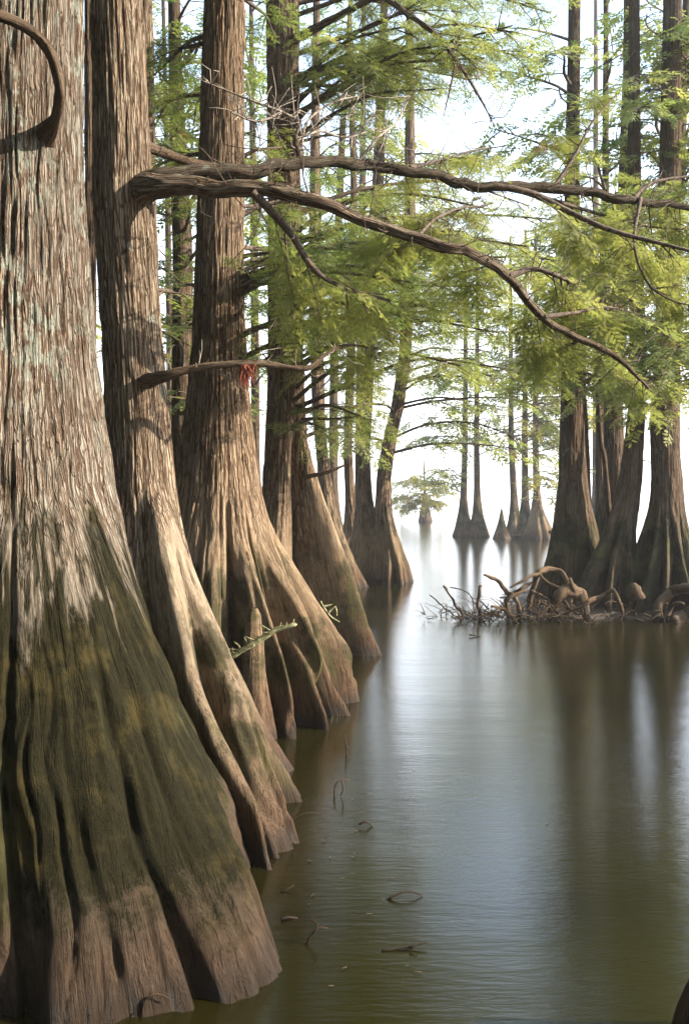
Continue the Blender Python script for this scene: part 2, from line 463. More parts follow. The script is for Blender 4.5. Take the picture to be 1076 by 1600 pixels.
# ------------------------------------------------------------------ foliage sprays
def branchlet(o, d, up, ln, near, R):
    """one feathery branchlet: needles in two rows on a short stalk; list of triangles"""
    side = np.cross(up, d); side /= np.linalg.norm(side) + 1e-9
    T = []
    if near:
        if near == 1: T.append([o - side * 0.006, o + side * 0.006, o + d * ln])
        k = 7 if near == 1 else 4
        for i in range(k):
            t = (i + 0.6) / k
            w = ln * 0.30 * (0.55 + 0.9 * math.sin(math.pi * min(1, t * 0.75 + 0.18)) ) * 0.8
            b = o + d * ln * t
            for sg in (-1, 1):
                tip = b + d * w * 0.75 + side * sg * w * 0.8 + up * w * R.uniform(-0.18, 0.12)
                T.append([b - d * (.02 if near == 1 else .032), b + d * (.02 if near == 1 else .032), tip])
    else:
        w = ln * 0.26
        a, b, c = o + d * ln * 0.3 + side * w * 0.75, o + d * ln * 0.3 - side * w * 0.75, o + d * ln
        T += [[o, a, c], [o, c, b]]
        T += [[o + d * ln * 0.55, o + d * ln * 0.75 + side * w * 1.3, o + d * ln * 0.72]]
        T += [[o + d * ln * 0.5, o + d * ln * 0.66, o + d * ln * 0.7 - side * w * 1.3]]
    return T

def spray_template(near, seed):
    R = random.Random(seed)
    T = []
    up = np.array([0, 0, 1.0])
    n = 9 if near else 8
    for i in range(n):
        t = 0.12 + 0.84 * i / (n - 1)
        o = np.array([t, 0.05 * math.sin(t * 3 + seed), -0.16 * t * t])
        if i == n - 1:
            ang = R.uniform(-0.2, 0.2)
        else:
            ang = (1 if i % 2 else -1) * R.uniform(0.75, 1.1)
        d = np.array([math.cos(ang), math.sin(ang), R.uniform(-0.35, 0.12)]); d /= np.linalg.norm(d)
        ln = (0.50 - 0.22 * t) * R.uniform(0.8, 1.2)
        u = up + 0.25 * np.array([R.uniform(-1, 1), R.uniform(-1, 1), 0]); u /= np.linalg.norm(u)
        T += branchlet(o, d, u, ln, near, R)
    T.append([np.array([0, -0.008, 0]), np.array([0, 0.008, 0]), np.array([1, 0, -0.16])])
    return np.array(T, dtype=np.float32)      # tris x 3 x 3

TEMPL = [[spray_template(k, s) for s in range(5)] for k in (0, 1, 2)]     # far, near, middle distance

class Foliage:
    def __init__(s):
        s.items = []
    def add(s, pos, d, up, size, near, tint):
        s.items.append((pos, d, up, size, near, tint))
    def build(s, mat, parent, name='crown'):
        if not s.items: return None
        Vs, tints = [], []
        pos = np.array([i[0] for i in s.items], dtype=np.float32)
        d = np.array([i[1] for i in s.items], dtype=np.float32)
        up = np.array([i[2] for i in s.items], dtype=np.float32)
        size = np.array([i[3] for i in s.items], dtype=np.float32)
        near = np.array([int(i[4]) for i in s.items])
        tint = np.array([i[5] for i in s.items], dtype=np.float32)
        d /= np.linalg.norm(d, axis=1)[:, None] + 1e-9
        side = np.cross(up, d); side /= np.linalg.norm(side, axis=1)[:, None] + 1e-9
        up = np.cross(d, side)
        Mx = np.stack([d, side, up], -1) * size[:, None, None]      # columns
        var = np.arange(len(pos)) % 5
        for nr, TT in enumerate(TEMPL):
            for k in range(5):
                sel = np.where((near == nr) & (var == k))[0]
                if not len(sel): continue
                t = TT[k].reshape(-1, 3)
                V = np.einsum('nij,vj->nvi', Mx[sel], t) + pos[sel][:, None, :]
                tn = tint[sel][:, None] + RNG.normal(0, 0.05, (len(sel), len(t) // 3)).astype(np.float32)
                tn = np.where(tint[sel][:, None] > 0.97, 1.0, np.clip(tn, 0, 0.96))
                Vs.append(V.reshape(-1, 3)); tints.append(np.repeat(tn, 3, axis=1).ravel())
        V = np.vstack(Vs)
        F = np.arange(len(V), dtype=np.int32).reshape(-1, 3)
        o = mesh_obj(name, V, F, mat, None, {'tint': ('FLOAT', np.concatenate(tints))}, smooth=False)
        shift_local(o, parent)
        o['kind'] = 'stuff'
        return o

def unit(v):
    v = np.asarray(v, dtype=float)
    return v / (np.linalg.norm(v) + 1e-9)

def grow(tb, fo, path, r0, r1, start=0.25, back=0.0, gap=0.16, shoot=0.7, sp_gap=0.055, size=0.2, near=True, tint=(0.1, 0.9), seed=0, bare=0.0, n=6, droop=0.25, rough=0.06, density=1.0):
    """wood along a path with side shoots, and feathery sprays on the shoots"""
    R = random.Random(seed)
    p = np.asarray(path)
    L = np.concatenate([[0], np.cumsum(np.linalg.norm(np.diff(p, axis=0), axis=1))])
    rad = r0 + (r1 - r0) * (L / L[-1]) ** 0.8
    tb.add(p, rad, n if near else 4, rough, seed)
    if fo is None: return
    s = L[-1] * start; sg = R.choice((-1, 1))
    base_t = R.uniform(*tint)
    while s < L[-1]:
        i = min(len(p) - 2, int(np.searchsorted(L, s)))
        q = p[i]
        t = unit(p[min(i + 1, len(p) - 1)] - p[max(i - 1, 0)])
        hs = unit(np.cross(t, [0, 0, 1])) * sg
        if R.random() < back and hs[1] < 0: hs = -hs
        frac = s / L[-1]
        ang = R.uniform(0.6, 1.15)
        tilt = R.gauss(0, 0.28)
        d = unit(t * math.cos(ang) + (hs * math.cos(tilt) + np.array([0, 0, 1]) * math.sin(tilt)) * math.sin(ang))
        ln = shoot * (1.05 - 0.55 * frac) * R.uniform(0.5, 1.2)
        m = max(4, int(ln / 0.15))
        u = np.linspace(0, 1, m)[:, None]
        wob = np.cumsum(RNG.normal(0, 0.012, (m, 3)), axis=0) * (ln / 0.7)
        sh = q + d * ln * u + np.array([0, 0, -1]) * droop * ln * u ** 2 + wob * (u > 0)
        rr = min(0.011, r0 * 0.5) * (size / 0.2) * R.uniform(0.55, 0.9)
        tb.add(sh, np.linspace(rr, rr * 0.25, m), 3 if near != 1 else 4)
        if R.random() >= bare:
            k = max(2, int(ln / sp_gap * density))
            for j in range(k):
                f = 0.12 + 0.88 * (j + R.random()) / k
                f = min(f, 1.0)
                x = f * (m - 1); a = min(m - 2, int(x))
                o = sh[a] + (sh[a + 1] - sh[a]) * (x - a)
                tt = unit(sh[a + 1] - sh[a])
                h2 = unit(np.cross(tt, [0, 0, 1])) * (1 if j % 2 else -1)
                an = R.uniform(0.45, 1.1) * (0.35 if f > 0.95 else 1)
                dd = unit(tt * math.cos(an) + h2 * math.sin(an) + np.array([0, 0, R.gauss(-0.16, 0.22)]))
                up = unit(np.array([R.gauss(0, 0.32), R.gauss(0, 0.32), 1]))
                tn = min(0.96, max(0, base_t + R.gauss(0, 0.16)))
                if R.random() < 0.006: tn = 1.0
                fo.add(o, dd, up, size * R.uniform(0.65, 1.25), near, tn)
        sg = -sg
        s += gap * R.uniform(0.6, 1.4)

# ------------------------------------------------------------------ trunks
def interp(pts, z):
    a = np.array(sorted(pts))
    return np.interp(z, a[:, 0], a[:, 1])

def smooth_interp(pts, z):
    """piecewise interpolation softened by a small running mean"""
    a = np.array(sorted(pts), dtype=float)
    r = 0
    for k, w in ((-1, 0.25), (0, 0.5), (1, 0.25)):
        r = r + w * np.interp(z + k * 0.16, a[:, 0], a[:, 1])
    return r

def trunk_mesh(parent, axis, rad, lobes, mat, nth=200, dz=0.03, ztop=8.0, zfine=4.0, seed=0, bark=0.006, ribs=0.0, ribn=11, wav=0.03, name='trunk', zbot=-0.25, front=2.0, lobesharp=10.0, hollows=()):
    """axis: [(z, x, y)], rad: [(z, r)], lobes: [(angle in degrees, reach, height, power, half width)]"""
    ax = np.array(sorted(axis), dtype=float)
    cx, cy = ax[0, 1], ax[0, 2]
    zk = min(zfine, 3.2)
    zs = np.concatenate([np.arange(zbot, zk, dz), np.arange(zk, zfine, dz * 2.0), np.linspace(zfine, ztop, max(5, int((ztop - zfine) / 0.5)))])
    # denser towards the viewer's side
    tc = math.atan2(-cy, -cx)
    tt = np.linspace(-math.pi, math.pi, 2001)
    dens = 1 + front * np.exp(-(tt / 1.25) ** 4)
    cum = np.concatenate([[0], np.cumsum((dens[1:] + dens[:-1]) / 2)]); cum /= cum[-1]
    th = np.interp(np.arange(nth) / nth, cum, tt) + tc
    Z, T = np.meshgrid(zs, th, indexing='ij')
    R = smooth_interp(rad, Z)
    rtop = float(interp(rad, 3.0))
    c, s = np.cos(T), np.sin(T)
    flare = 0
    if lobes:
        parts = []
        for (ang, A, h, pw, w) in lobes:
            # the lobe wanders a little with height
            a0 = math.radians(ang)
            wob = 0.10 * noise(Z * 1.1, np.float32(ang), np.float32(seed), seed + 3)
            dth = (T - a0 - wob + math.pi) % (2 * math.pi) - math.pi
            u = np.clip(1 - Z / h, 0, 1.35)
            g = np.where(u > 0, u, 0) ** pw if pw > 0 else np.sin(np.clip(u, 0, 1) * math.pi / 2) ** -pw
            ww = w * (1.0 + 0.9 * np.clip(Z / h, 0, 1))
            parts.append(A * g * np.exp(-np.abs(dth / ww) ** 2.2))
        S = np.stack(parts)
        k = lobesharp
        flare = np.log(np.sum(np.exp(k * S), axis=0) - (len(parts) - 1)) / k
    Zf = np.clip(1 - Z / 2.4, 0, 1)
    R0 = rtop * 1.15
    if ribs > 0:
        rb = noise(c * ribn / 4.2, s * ribn / 4.2, Z * 0.45 + seed, seed + 31)
        rb2 = noise(c * ribn / 2.0, s * ribn / 2.0, Z * 0.6 + seed, seed + 37)
        rb3 = noise(c * ribn / 0.9, s * ribn / 0.9, Z * 0.9 + seed, seed + 41)
        fold = np.sqrt(np.abs(rb) + 0.002) * 1.15 - 0.62            # rounded ribs with sharp creases between them
        fold2 = np.sqrt(np.abs(rb2) + 0.002) * 1.15 - 0.62
        R = R + ribs * Zf ** 1.1 * (fold * 0.75 + fold2 * 0.42 + 0.22 * rb3) * (R + flare)
    R = R + flare
    FL = np.log2(np.maximum(R / R0, 0.5))
    for (ang, dep, z0, z1, w) in hollows:
        dth = (T - math.radians(ang) - 0.06 * noise(Z * 1.5, 0.3, 0.7, seed + 9) + math.pi) % (2 * math.pi) - math.pi
        zz = np.clip((Z - z0) / (z1 - z0), 0, 1)
        R = R * (1 - dep * np.exp(-np.abs(dth / w) ** 2.6) * np.clip(np.sin(np.pi * zz ** 0.7), 0, 1) ** 0.6)
    R = R * (1 + wav * fbm(c * 1.7, s * 1.7, Z * 0.7, seed + 50, 2))
    # bark relief
    if bark > 0:
        bx, by = c * R0, s * R0
        wx = noise(bx * 9, by * 9, Z * 4, seed + 60) * 0.012
        f1 = noise((bx + wx) * 42, (by + wx) * 42, Z * 3.2, seed + 61)
        f2 = noise((bx + wx) * 85, (by + wx) * 85, Z * 7.0, seed + 62)
        f3 = noise(bx * 16, by * 16, Z * 1.3, seed + 63)
        rel = (np.clip(1 - np.abs(f1) * 3.0, -1, 1)) * -0.9 + f2 * 0.55 + f3 * 0.35
        fade = np.clip(0.8 + Z / 4, 0.8, 1.0)
        R = R + bark * rel * fade
        f4 = noise((bx + wx) * 120, (by + wx) * 120, Z * 2.6, seed + 64)
        f5 = noise((bx + wx) * 58, (by + wx) * 58, Z * 1.5, seed + 65)
        f6 = fbm(c * 3.2, s * 3.2, Z * 3.0, seed + 66, 3)
        Rm = R.mean(axis=1, keepdims=True)
        R = R + np.clip(Rm / R0 - 1.25, 0, 2.0) * (0.005 * f4 - 0.010 * np.clip(1 - np.abs(f5) * 3.5, 0, 1) + 0.012 * f6) * min(1.0, R0 / 0.22)
    Rb = R0 + 0.5 * (R - R.mean(axis=1, keepdims=True))
    X = np.interp(Z, ax[:, 0], ax[:, 1]) + R * c
    Y = np.interp(Z, ax[:, 0], ax[:, 2]) + R * s
    V = np.stack([X, Y, Z], -1).reshape(-1, 3)
    B = np.stack([c * Rb, s * Rb, Z], -1).reshape(-1, 3)
    m, n = Z.shape
    i, j = np.meshgrid(np.arange(m - 1), np.arange(n), indexing='ij')
    a = i * n + j; b = i * n + (j + 1) % n
    F = np.stack([a, b, b + n, a + n], -1).reshape(-1, 4)
    o = mesh_obj(name, V, F, mat, None, {'bk': ('FLOAT_VECTOR', B), 'fl': ('FLOAT', FL)})
    shift_local(o, parent)
    return o

def axis_px(pts, d, top=None):
    """axis from photo positions (row, column) at distance d; goes straight on above and below"""
    out = []
    for (py, px) in pts:
        q = P(px, py, d)
        out.append((q[2], q[0], d))
    out.sort()
    (z0, x0, _) = out[0]
    out.insert(0, (-0.5, x0, d))
    if top:
        z1, x1, _ = out[-1]
        out.append((top, x1 + (x1 - out[-2][1]) / max(0.1, z1 - out[-2][0]) * (top - z1) * 0.4, d))
    return out

def axis_at(axis, z):
    a = np.array(sorted(axis), dtype=float)
    return np.array([np.interp(z, a[:, 0], a[:, 1]), np.interp(z, a[:, 0], a[:, 2]), z])

def limb_path(pts, step=0.03):
    return spline([P(*q) for q in pts], step)

def bough(axis, z0, tip, sag=0.12, step=0.16, seed=0):
    """a bough from the trunk at height z0 to a tip point, rising first and then levelling off"""
    R = random.Random(seed)
    a = axis_at(axis, z0)
    b = np.asarray(tip, dtype=float)
    ln = np.linalg.norm(b - a)
    k = []
    for t in (0.3, 0.65):
        q = a + (b - a) * t
        q = q + np.array([R.gauss(0, 0.05), R.gauss(0, 0.05), 0.0]) * ln
        q[2] += (sag * ln) * (1 - abs(2 * t - 1)) + R.gauss(0, 0.02) * ln
        k.append(q)
    return spline([a, k[0], k[1], b], step)

def random_lobes(seed, n, A, h, w=0.3, skip=None):
    R = random.Random(seed)
    out = []
    for i in range(n):
        out.append((360.0 * i / n + R.uniform(-14, 14), A * R.uniform(0.7, 1.15), h * R.uniform(0.8, 1.15), R.uniform(1.3, 1.9), w * R.uniform(0.75, 1.2)))
    return out

# ------------------------------------------------------------------ water
def water_sheet():
    V = np.array([[-400, -40, 0], [400, -40, 0], [400, 420, 0], [-400, 420, 0]], dtype=float)
    o = mesh_obj('water', V, np.array([[0, 1, 2, 3]]), M_WATER, smooth=False)
    tag(o, 'still olive brown swamp water reflecting the trees and sky', 'water', kind='structure')
water_sheet()

# ------------------------------------------------------------------ the trees
def tree_root(name, axis, label, group=None):
    b = axis_at(axis, 0.0)
    t = empty(name, (b[0], b[1], 0.0))
    tag(t, label, 'tree', group)
    return t

# --- T1: the huge trunk at the left edge
ax1 = axis_px([(778, 25), (300, 25), (0, 26)], 4.4, 11)
t1 = tree_root('bald_cypress', ax1, 'huge lichen-spotted cypress trunk filling the left edge, broad mossy flared base')
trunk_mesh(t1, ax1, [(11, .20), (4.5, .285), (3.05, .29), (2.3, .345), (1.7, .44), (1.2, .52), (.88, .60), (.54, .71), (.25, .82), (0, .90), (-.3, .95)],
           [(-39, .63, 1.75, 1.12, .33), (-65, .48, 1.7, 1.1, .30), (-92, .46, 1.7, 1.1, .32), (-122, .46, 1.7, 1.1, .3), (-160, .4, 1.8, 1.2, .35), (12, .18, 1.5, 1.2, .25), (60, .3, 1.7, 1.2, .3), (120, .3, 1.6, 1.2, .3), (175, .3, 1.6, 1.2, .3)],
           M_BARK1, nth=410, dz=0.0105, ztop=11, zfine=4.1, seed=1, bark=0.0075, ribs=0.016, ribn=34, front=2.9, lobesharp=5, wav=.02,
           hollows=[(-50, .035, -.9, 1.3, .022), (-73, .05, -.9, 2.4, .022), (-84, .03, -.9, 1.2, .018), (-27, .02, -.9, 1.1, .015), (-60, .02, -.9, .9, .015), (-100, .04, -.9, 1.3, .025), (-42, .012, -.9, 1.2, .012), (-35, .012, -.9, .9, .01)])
tb = Tubes()
tb.add(limb_path([(62, 225, 4.26), (84, 190, 4.10), (92, 160, 4.03), (92, 125, 3.97), (78, 80, 3.92), (50, 48, 3.86), (5, 25, 3.78), (-60, 12, 3.7), (-150, -20, 3.6)], 0.03),
       np.interp(np.linspace(0, 1, len(limb_path([(62, 225, 4.26), (84, 190, 4.10), (92, 160, 4.03), (92, 125, 3.97), (78, 80, 3.92), (50, 48, 3.86), (5, 25, 3.78), (-60, 12, 3.7), (-150, -20, 3.6)], 0.03))), [0, .1, .22, 1], [.075, .042, .024, .020]), 16, 0.42, 3)
tb.build('limb', M_LIMB, t1)['label'] = 'crooked bare limb curling up out of the bark'
fo = Foliage()
for k in range(8):
    R = random.Random(100 + k); a = R.uniform(1.2, 4.4); z = R.uniform(5.5, 9.5); tb = Tubes()
    grow(tb, fo, bough(ax1, z, axis_at(ax1, z) + np.array([math.cos(a) * 2.2, math.sin(a) * 2.2, 0.3]), seed=k), .04, .012, gap=.25, shoot=.8, sp_gap=.12, size=.32, near=0, seed=k)
    tb.build('bough', M_TWIG, t1)
fo.build(M_LEAF_A, t1)

# --- T2: the second trunk, with the two great limbs over the water
ax2 = axis_px([(1000, 236), (800, 224), (580, 210), (300, 192), (0, 183)], 5.7, 11)
t2 = tree_root('bald_cypress', ax2, 'tan cypress second from the left, sending two long limbs over the water')
trunk_mesh(t2, ax2, [(11, .10), (4.6, .145), (3.4, .165), (2.4, .17), (1.8, .19), (1.25, .25), (.8, .31), (.3, .38), (0, .42), (-.3, .45)],
           [(-43, .86, 1.8, 1.2, .17), (-60, 1.06, 1.8, 1.25, .12), (-90, .7, 1.6, 1.5, .2), (-130, .7, 1.6, 1.5, .25), (-8, .45, 1.3, 1.5, .2), (40, .6, 1.6, 1.5, .3), (100, .6, 1.6, 1.5, .3), (170, .6, 1.6, 1.5, .3)],
           M_BARK2, nth=280, dz=0.0135, ztop=11, zfine=4.8, seed=2, bark=0.006, ribs=0.10, ribn=18, front=2.6, lobesharp=7, hollows=[(-52, .15, -.9, 1.0, .03), (-30, .10, -.5, 1.2, .06), (-75, .15, -.5, 1.2, .05), (-42, .05, -.5, 1.0, .02)])
# burl where the limbs leave, and the old branch collar
L1 = limb_path([(205, 300, 5.7), (240, 288, 5.58), (300, 270, 5.6), (400, 259, 5.7), (470, 250, 5.8), (560, 252, 5.9), (640, 262, 6.0), (700, 276, 6.1), (770, 289, 6.2), (830, 300, 6.3), (900, 297, 6.4), (980, 306, 6.5), (1040, 319, 6.6), (1120, 328, 6.7), (1220, 350, 6.8)])
L2 = limb_path([(205, 300, 5.68), (242, 294, 5.52), (330, 290, 5.4), (420, 289, 5.3), (500, 318, 5.3), (600, 356, 5.35), (690, 379, 5.4), (760, 406, 5.5), (800, 440, 5.55), (840, 485, 5.6), (890, 524, 5.7), (960, 562, 5.8), (1010, 610, 5.9)])
def kink(path, a, seed):
    L = np.concatenate([[0], np.cumsum(np.linalg.norm(np.diff(path, axis=0), axis=1))])
    w = np.clip(L / .3, 0, 1)[:, None]
    return path + a * w * np.stack([fbm(L * 3.1, 0.5, k * 9.1, seed + k, 3) for k in range(3)], -1)
L1 = kink(L1, .034, 5); L2 = kink(L2, .026, 8)
def twiglets(parent, path, n, ln0, ln1, seed, mat, r=.004, f0=.15, up=.3):
    # many short crooked twigs, each a part of its own would be too fine to pick apart
    R = random.Random(seed); t = Tubes()
    for j in range(n):
        i = R.randrange(int(len(path) * f0), len(path)); ln = R.uniform(ln0, ln1) * (1 if R.random() < .75 else 1.8)
        d0 = unit([R.gauss(.35, .8), R.gauss(.2, .8), R.gauss(up, .7)])
        q = [path[i]]
        for k in range(3):
            d0 = unit(d0 + np.array([R.gauss(0, .45), R.gauss(0, .45), R.gauss(0, .45)])); q.append(q[-1] + d0 * ln / 3)
        pp = spline(q, ln / 6); rr = r * R.uniform(.6, 1.3); t.add(pp, np.linspace(rr, rr * .35, len(pp)), 4)
        if R.random() < .6:
            e = q[1] + unit(d0 + np.array([R.gauss(0, .9), R.gauss(0, .9), R.gauss(0, .9)])) * ln * .5
            t.add(np.linspace(q[1], e, 4), np.linspace(rr * .6, rr * .25, 4), 4)
    o = t.build('twigs', mat, parent); o['kind'] = 'stuff'
    return o
def limb(parent, path, r, n=14, rough=0.10, seed=0, mat=None, label=None, name='limb'):
    t = Tubes(); t.add(path, np.interp(np.linspace(0, 1, len(path)), np.linspace(0, 1, len(r)), r), n, rough, seed)
    o = t.build(name, mat or M_LIMB, parent)
    if label: o['label'] = label
    return o
limb(t2, L1, [.085, .046, .034, .030, .027, .030, .030, .028, .022, .017, .010], n=20, rough=.30, seed=4, mat=M_DARKLIMB, label='long dark limb reaching right over the water')
limb(t2, L2, [.085, .050, .046, .040, .034, .033, .030, .027, .020, .014, .006], n=20, rough=.28, seed=5, mat=M_BARK2, label='long tan limb drooping to the right over the water')
L0 = limb_path([(205, 222, 5.75), (228, 228, 5.9), (260, 240, 6.1), (300, 254, 6.2), (350, 262, 6.3)])
limb(t2, L0, [.05, .035, .03, .026, .02], seed=6, n=10)
L4 = limb_path([(225, 596, 5.6), (252, 590, 5.42), (300, 577, 5.4), (365, 568, 5.4), (420, 569, 5.45), (478, 575, 5.5), (505, 556, 5.6), (545, 538, 5.7), (590, 545, 5.8)], 0.03)
L4 = kink(L4, .012, 11)
limb(t2, L4, [.055, .032, .021, .019, .017, .015, .012, .008, .004], rough=.3, seed=7, n=10, label='thin bare branch crossing in front of the brown trunk')
twiglets(t2, L1, 90, .08, .30, 71, M_TWIG); twiglets(t2, L2, 80, .08, .30, 72, M_TWIG, up=0); twiglets(t2, L4, 22, .05, .2, 73, M_GREYTWIG, r=.003)
# side boughs off the two limbs
fo = Foliage(); tb = Tubes(); fob = Foliage()
subs = [
    ([(470, 250, 5.8), (462, 218, 5.82), (470, 190, 5.85)], .022, .006, 0),
    ([(770, 289, 6.2), (830, 303, 6.2), (890, 332, 6.15), (960, 362, 6.1), (1076, 392, 6.0), (1150, 420, 6.0)], .026, .008, 1),
    ([(860, 298, 6.35), (885, 262, 6.4), (905, 228, 6.45), (925, 190, 6.5), (960, 150, 6.6)], .016, .004, 1),
    ([(830, 302, 6.3), (920, 330, 6.5), (1000, 352, 6.7), (1090, 360, 6.9)], .016, .005, 1),
    ([(990, 308, 6.5), (1020, 285, 6.6), (1080, 275, 6.7), (1150, 268, 6.8)], .016, .005, 1),
    ([(395, 300, 5.3), (450, 360, 5.35), (490, 420, 5.4), (540, 450, 5.5), (610, 470, 5.6)], .028, .008, 1),
    ([(650, 372, 5.4), (680, 342, 5.6), (720, 325, 5.8), (760, 322, 6.0)], .012, .004, 1),
    ([(795, 432, 5.55), (830, 420, 5.6), (862, 428, 5.6), (900, 445, 5.7)], .022, .008, 1),
    ([(850, 495, 5.6), (900, 488, 5.7), (950, 480, 5.9), (1010, 495, 6.1)], .014, .005, 1),
    ([(760, 406, 5.5), (770, 430, 5.9), (760, 450, 6.3)], .012, .004, 1),
    ([(900, 530, 5.7), (890, 545, 6.1), (880, 550, 6.5)], .012, .004, 1),
    ([(600, 356, 5.35), (650, 372, 5.8), (710, 382, 6.2)], .012, .004, 1),
    ([(1000, 310, 6.5), (990, 380, 6.2), (1010, 440, 6.1), (1050, 470, 6.0), (1100, 480, 6.0)], .014, .004, 1),
    ([(640, 262, 6.0), (690, 250, 6.3), (740, 235, 6.6), (790, 228, 6.9)], .014, .004, 1),
]
for i, (pp, r0, r1, leaf) in enumerate(subs):
    tb = Tubes()
    grow(tb, fo if leaf else None, limb_path(pp), r0, r1, start=.15, back=.8, gap=.085, shoot=.6, sp_gap=.042, size=.15, near=True, seed=300 + i, tint=(.35, .9), n=7, rough=.15)
    tb.build('side_branch', M_TWIG, t2)
    twiglets(t2, limb_path(pp), 16, .06, .25, 900 + i, M_TWIG, r=.0035)
for path, r, sd in ((L1[int(len(L1) * .62):], .02, 341), (L2[int(len(L2) * .50):], .01, 342), (L4[int(len(L4) * .8):], .006, 343)):
    tb = Tubes()
    grow(tb, fo, path, r, r * .6, start=.05, back=.9, gap=.08, shoot=.6, sp_gap=.045, size=.15, seed=sd, tint=(.3, .9))
    tb.build('side_branch', M_TWIG, t2)
for k in range(8):
    R = random.Random(150 + k); a = R.uniform(1.0, 4.0); z = R.uniform(6, 10); tb = Tubes()
    grow(tb, fo, bough(ax2, z, axis_at(ax2, z) + np.array([math.cos(a) * 2, math.sin(a) * 2, 0.3]), seed=k), .04, .012, gap=.25, shoot=.8, sp_gap=.12, size=.32, near=0, seed=k)
    tb.build('bough', M_TWIG, t2)
fo.build(M_LEAF_B, t2)

# --- T3: the brown trunk with the fluted skirt
ax3 = axis_px([(1000, 342), (700, 340), (500, 342), (300, 345), (0, 350)], 8.2, 12)
t3 = tree_root('bald_cypress', ax3, 'reddish brown cypress third from the left, wide fluted skirt with several toes in the water')
trunk_mesh(t3, ax3, [(12, .10), (5.8, .165), (4.2, .185), (3.17, .21), (2.64, .245), (2.2, .295), (1.8, .36), (1.32, .46), (.95, .57), (.58, .68), (0, .80), (-.3, .85)],
           [(2, .40, 1.6, -1.3, .10), (-20, .38, 1.6, 1.15, .08), (-40, .50, 1.5, -1.4, .09), (-60, .62, 1.5, -1.4, .085), (-84, .5, 1.5, 1.25, .11), (-112, .5, 1.3, 1.3, .16), (-150, .45, 1.3, 1.3, .2), (35, .4, 1.3, 1.3, .16), (75, .4, 1.3, 1.3, .2), (120, .4, 1.3, 1.3, .2), (170, .4, 1.3, 1.3, .2)],
           M_BARK3, nth=310, dz=0.016, ztop=12, zfine=5.9, seed=3, bark=0.007, ribs=0.24, ribn=20, front=2.4, lobesharp=7,
           hollows=[(-9, .14, -.7, 1.6, .045), (-30, .17, -.7, 1.5, .05), (-50, .19, -.7, 1.6, .045), (-72, .2, -.7, 1.7, .05), (-98, .15, -.7, 1.6, .06), (-40, .08, -.7, 1.1, .025), (-20, .06, -.5, 1.3, .03), (-61, .07, -.5, 1.2, .03), (18, .12, -.5, 2.0, .06)])

# --- T4: the trunk with the deep hollow beside its right buttress
ax4 = axis_px([(1000, 448), (700, 447), (400, 445), (0, 441)], 11.1, 13)
t4 = tree_root('bald_cypress', ax4, 'sunlit cypress fourth from the left with a dark hollow beside its right buttress')
trunk_mesh(t4, ax4, [(13, .10), (7.2, .18), (4.4, .182), (3.0, .20), (2.25, .235), (1.7, .27), (1.2, .31), (.6, .38), (0, .46), (-.3, .5)],
           [(-25, .72, 2.4, 1.1, .13), (-95, .42, 2.0, 1.3, .22), (-125, .4, 1.8, 1.3, .25), (20, .4, 1.8, 1.3, .2), (-150, .5, 1.9, 1.3, .25), (40, .4, 1.7, 1.4, .25), (100, .4, 1.7, 1.4, .3), (165, .5, 1.8, 1.4, .3)],
           M_BARK3, nth=240, dz=0.022, ztop=13, zfine=7.3, seed=4, bark=0.008, ribs=0.11, ribn=14, front=2.2, lobesharp=16, hollows=[(-57, .82, -.3, 2.7, .27)])

# crowns of T3 and T4
def crown(tree, axis, tips, mat, r0=.04, gap=.14, shoot=.7, sp_gap=.055, size=.2, near=True, tint=(.2, .8), seed=0, rise=None, droop=.25, density=1.0, start=.22, wood=None, n=6):
    fo = Foliage()
    for i, (px, py, d) in enumerate(tips):
        tip = P(px, py, d)
        R = random.Random(seed * 91 + i)
        z0 = tip[2] + (R.uniform(-.35, .15) if rise is None else rise)
        tb = Tubes()
        grow(tb, fo, bough(axis, max(1.2, z0), tip, seed=seed * 31 + i), r0, .008, start=start, gap=gap, shoot=shoot, sp_gap=sp_gap, size=size, near=near, tint=tint, seed=seed * 57 + i, droop=droop, density=density, n=n)
        tb.build('bough', wood or M_TWIG, tree)
    return fo.build(mat, tree)

def fill(seed, n, x0, x1, y0, y1, d0, d1):
    """tips of boughs spread through a stretch of the canopy"""
    R = random.Random(seed)
    return [(R.uniform(x0, x1), R.uniform(y0, y1), R.uniform(d0, d1)) for _ in range(n)]

crown(t3, ax3, [(600, 500, 7.4), (520, 400, 8.4), (640, 440, 7.2), (470, 330, 8.8), (430, 60, 9.0), (250, 110, 8.6), (240, 260, 8.8), (440, 230, 8.3), (560, 330, 8.8)]
      + fill(31, 10, 470, 720, 380, 560, 7.0, 9.5) + fill(32, 4, 235, 310, 60, 330, 8.6, 9.8), M_LEAF_A, r0=.028, gap=.12, shoot=.62, size=.15, sp_gap=.05, near=2, seed=3)
crown(t4, ax4, [(560, 90, 10.0), (640, 40, 9.5), (720, 70, 9.5), (800, 40, 9.6), (680, 140, 9.4), (520, 440, 10.4), (620, 420, 10), (700, 490, 9.8), (780, 520, 9.6), (600, 560, 10.2), (560, 650, 10.2), (540, 210, 11.2), (820, 90, 10.5), (860, 20, 10.5)]
      + fill(41, 13, 560, 860, -40, 170, 9.5, 12) + fill(42, 16, 520, 900, 320, 580, 9.5, 12) + fill(44, 8, 700, 900, 360, 580, 8.5, 10) + fill(43, 4, 500, 640, 600, 700, 10, 12), M_LEAF_B, r0=.032, gap=.16, shoot=.85, size=.18, sp_gap=.065, near=2, seed=4)
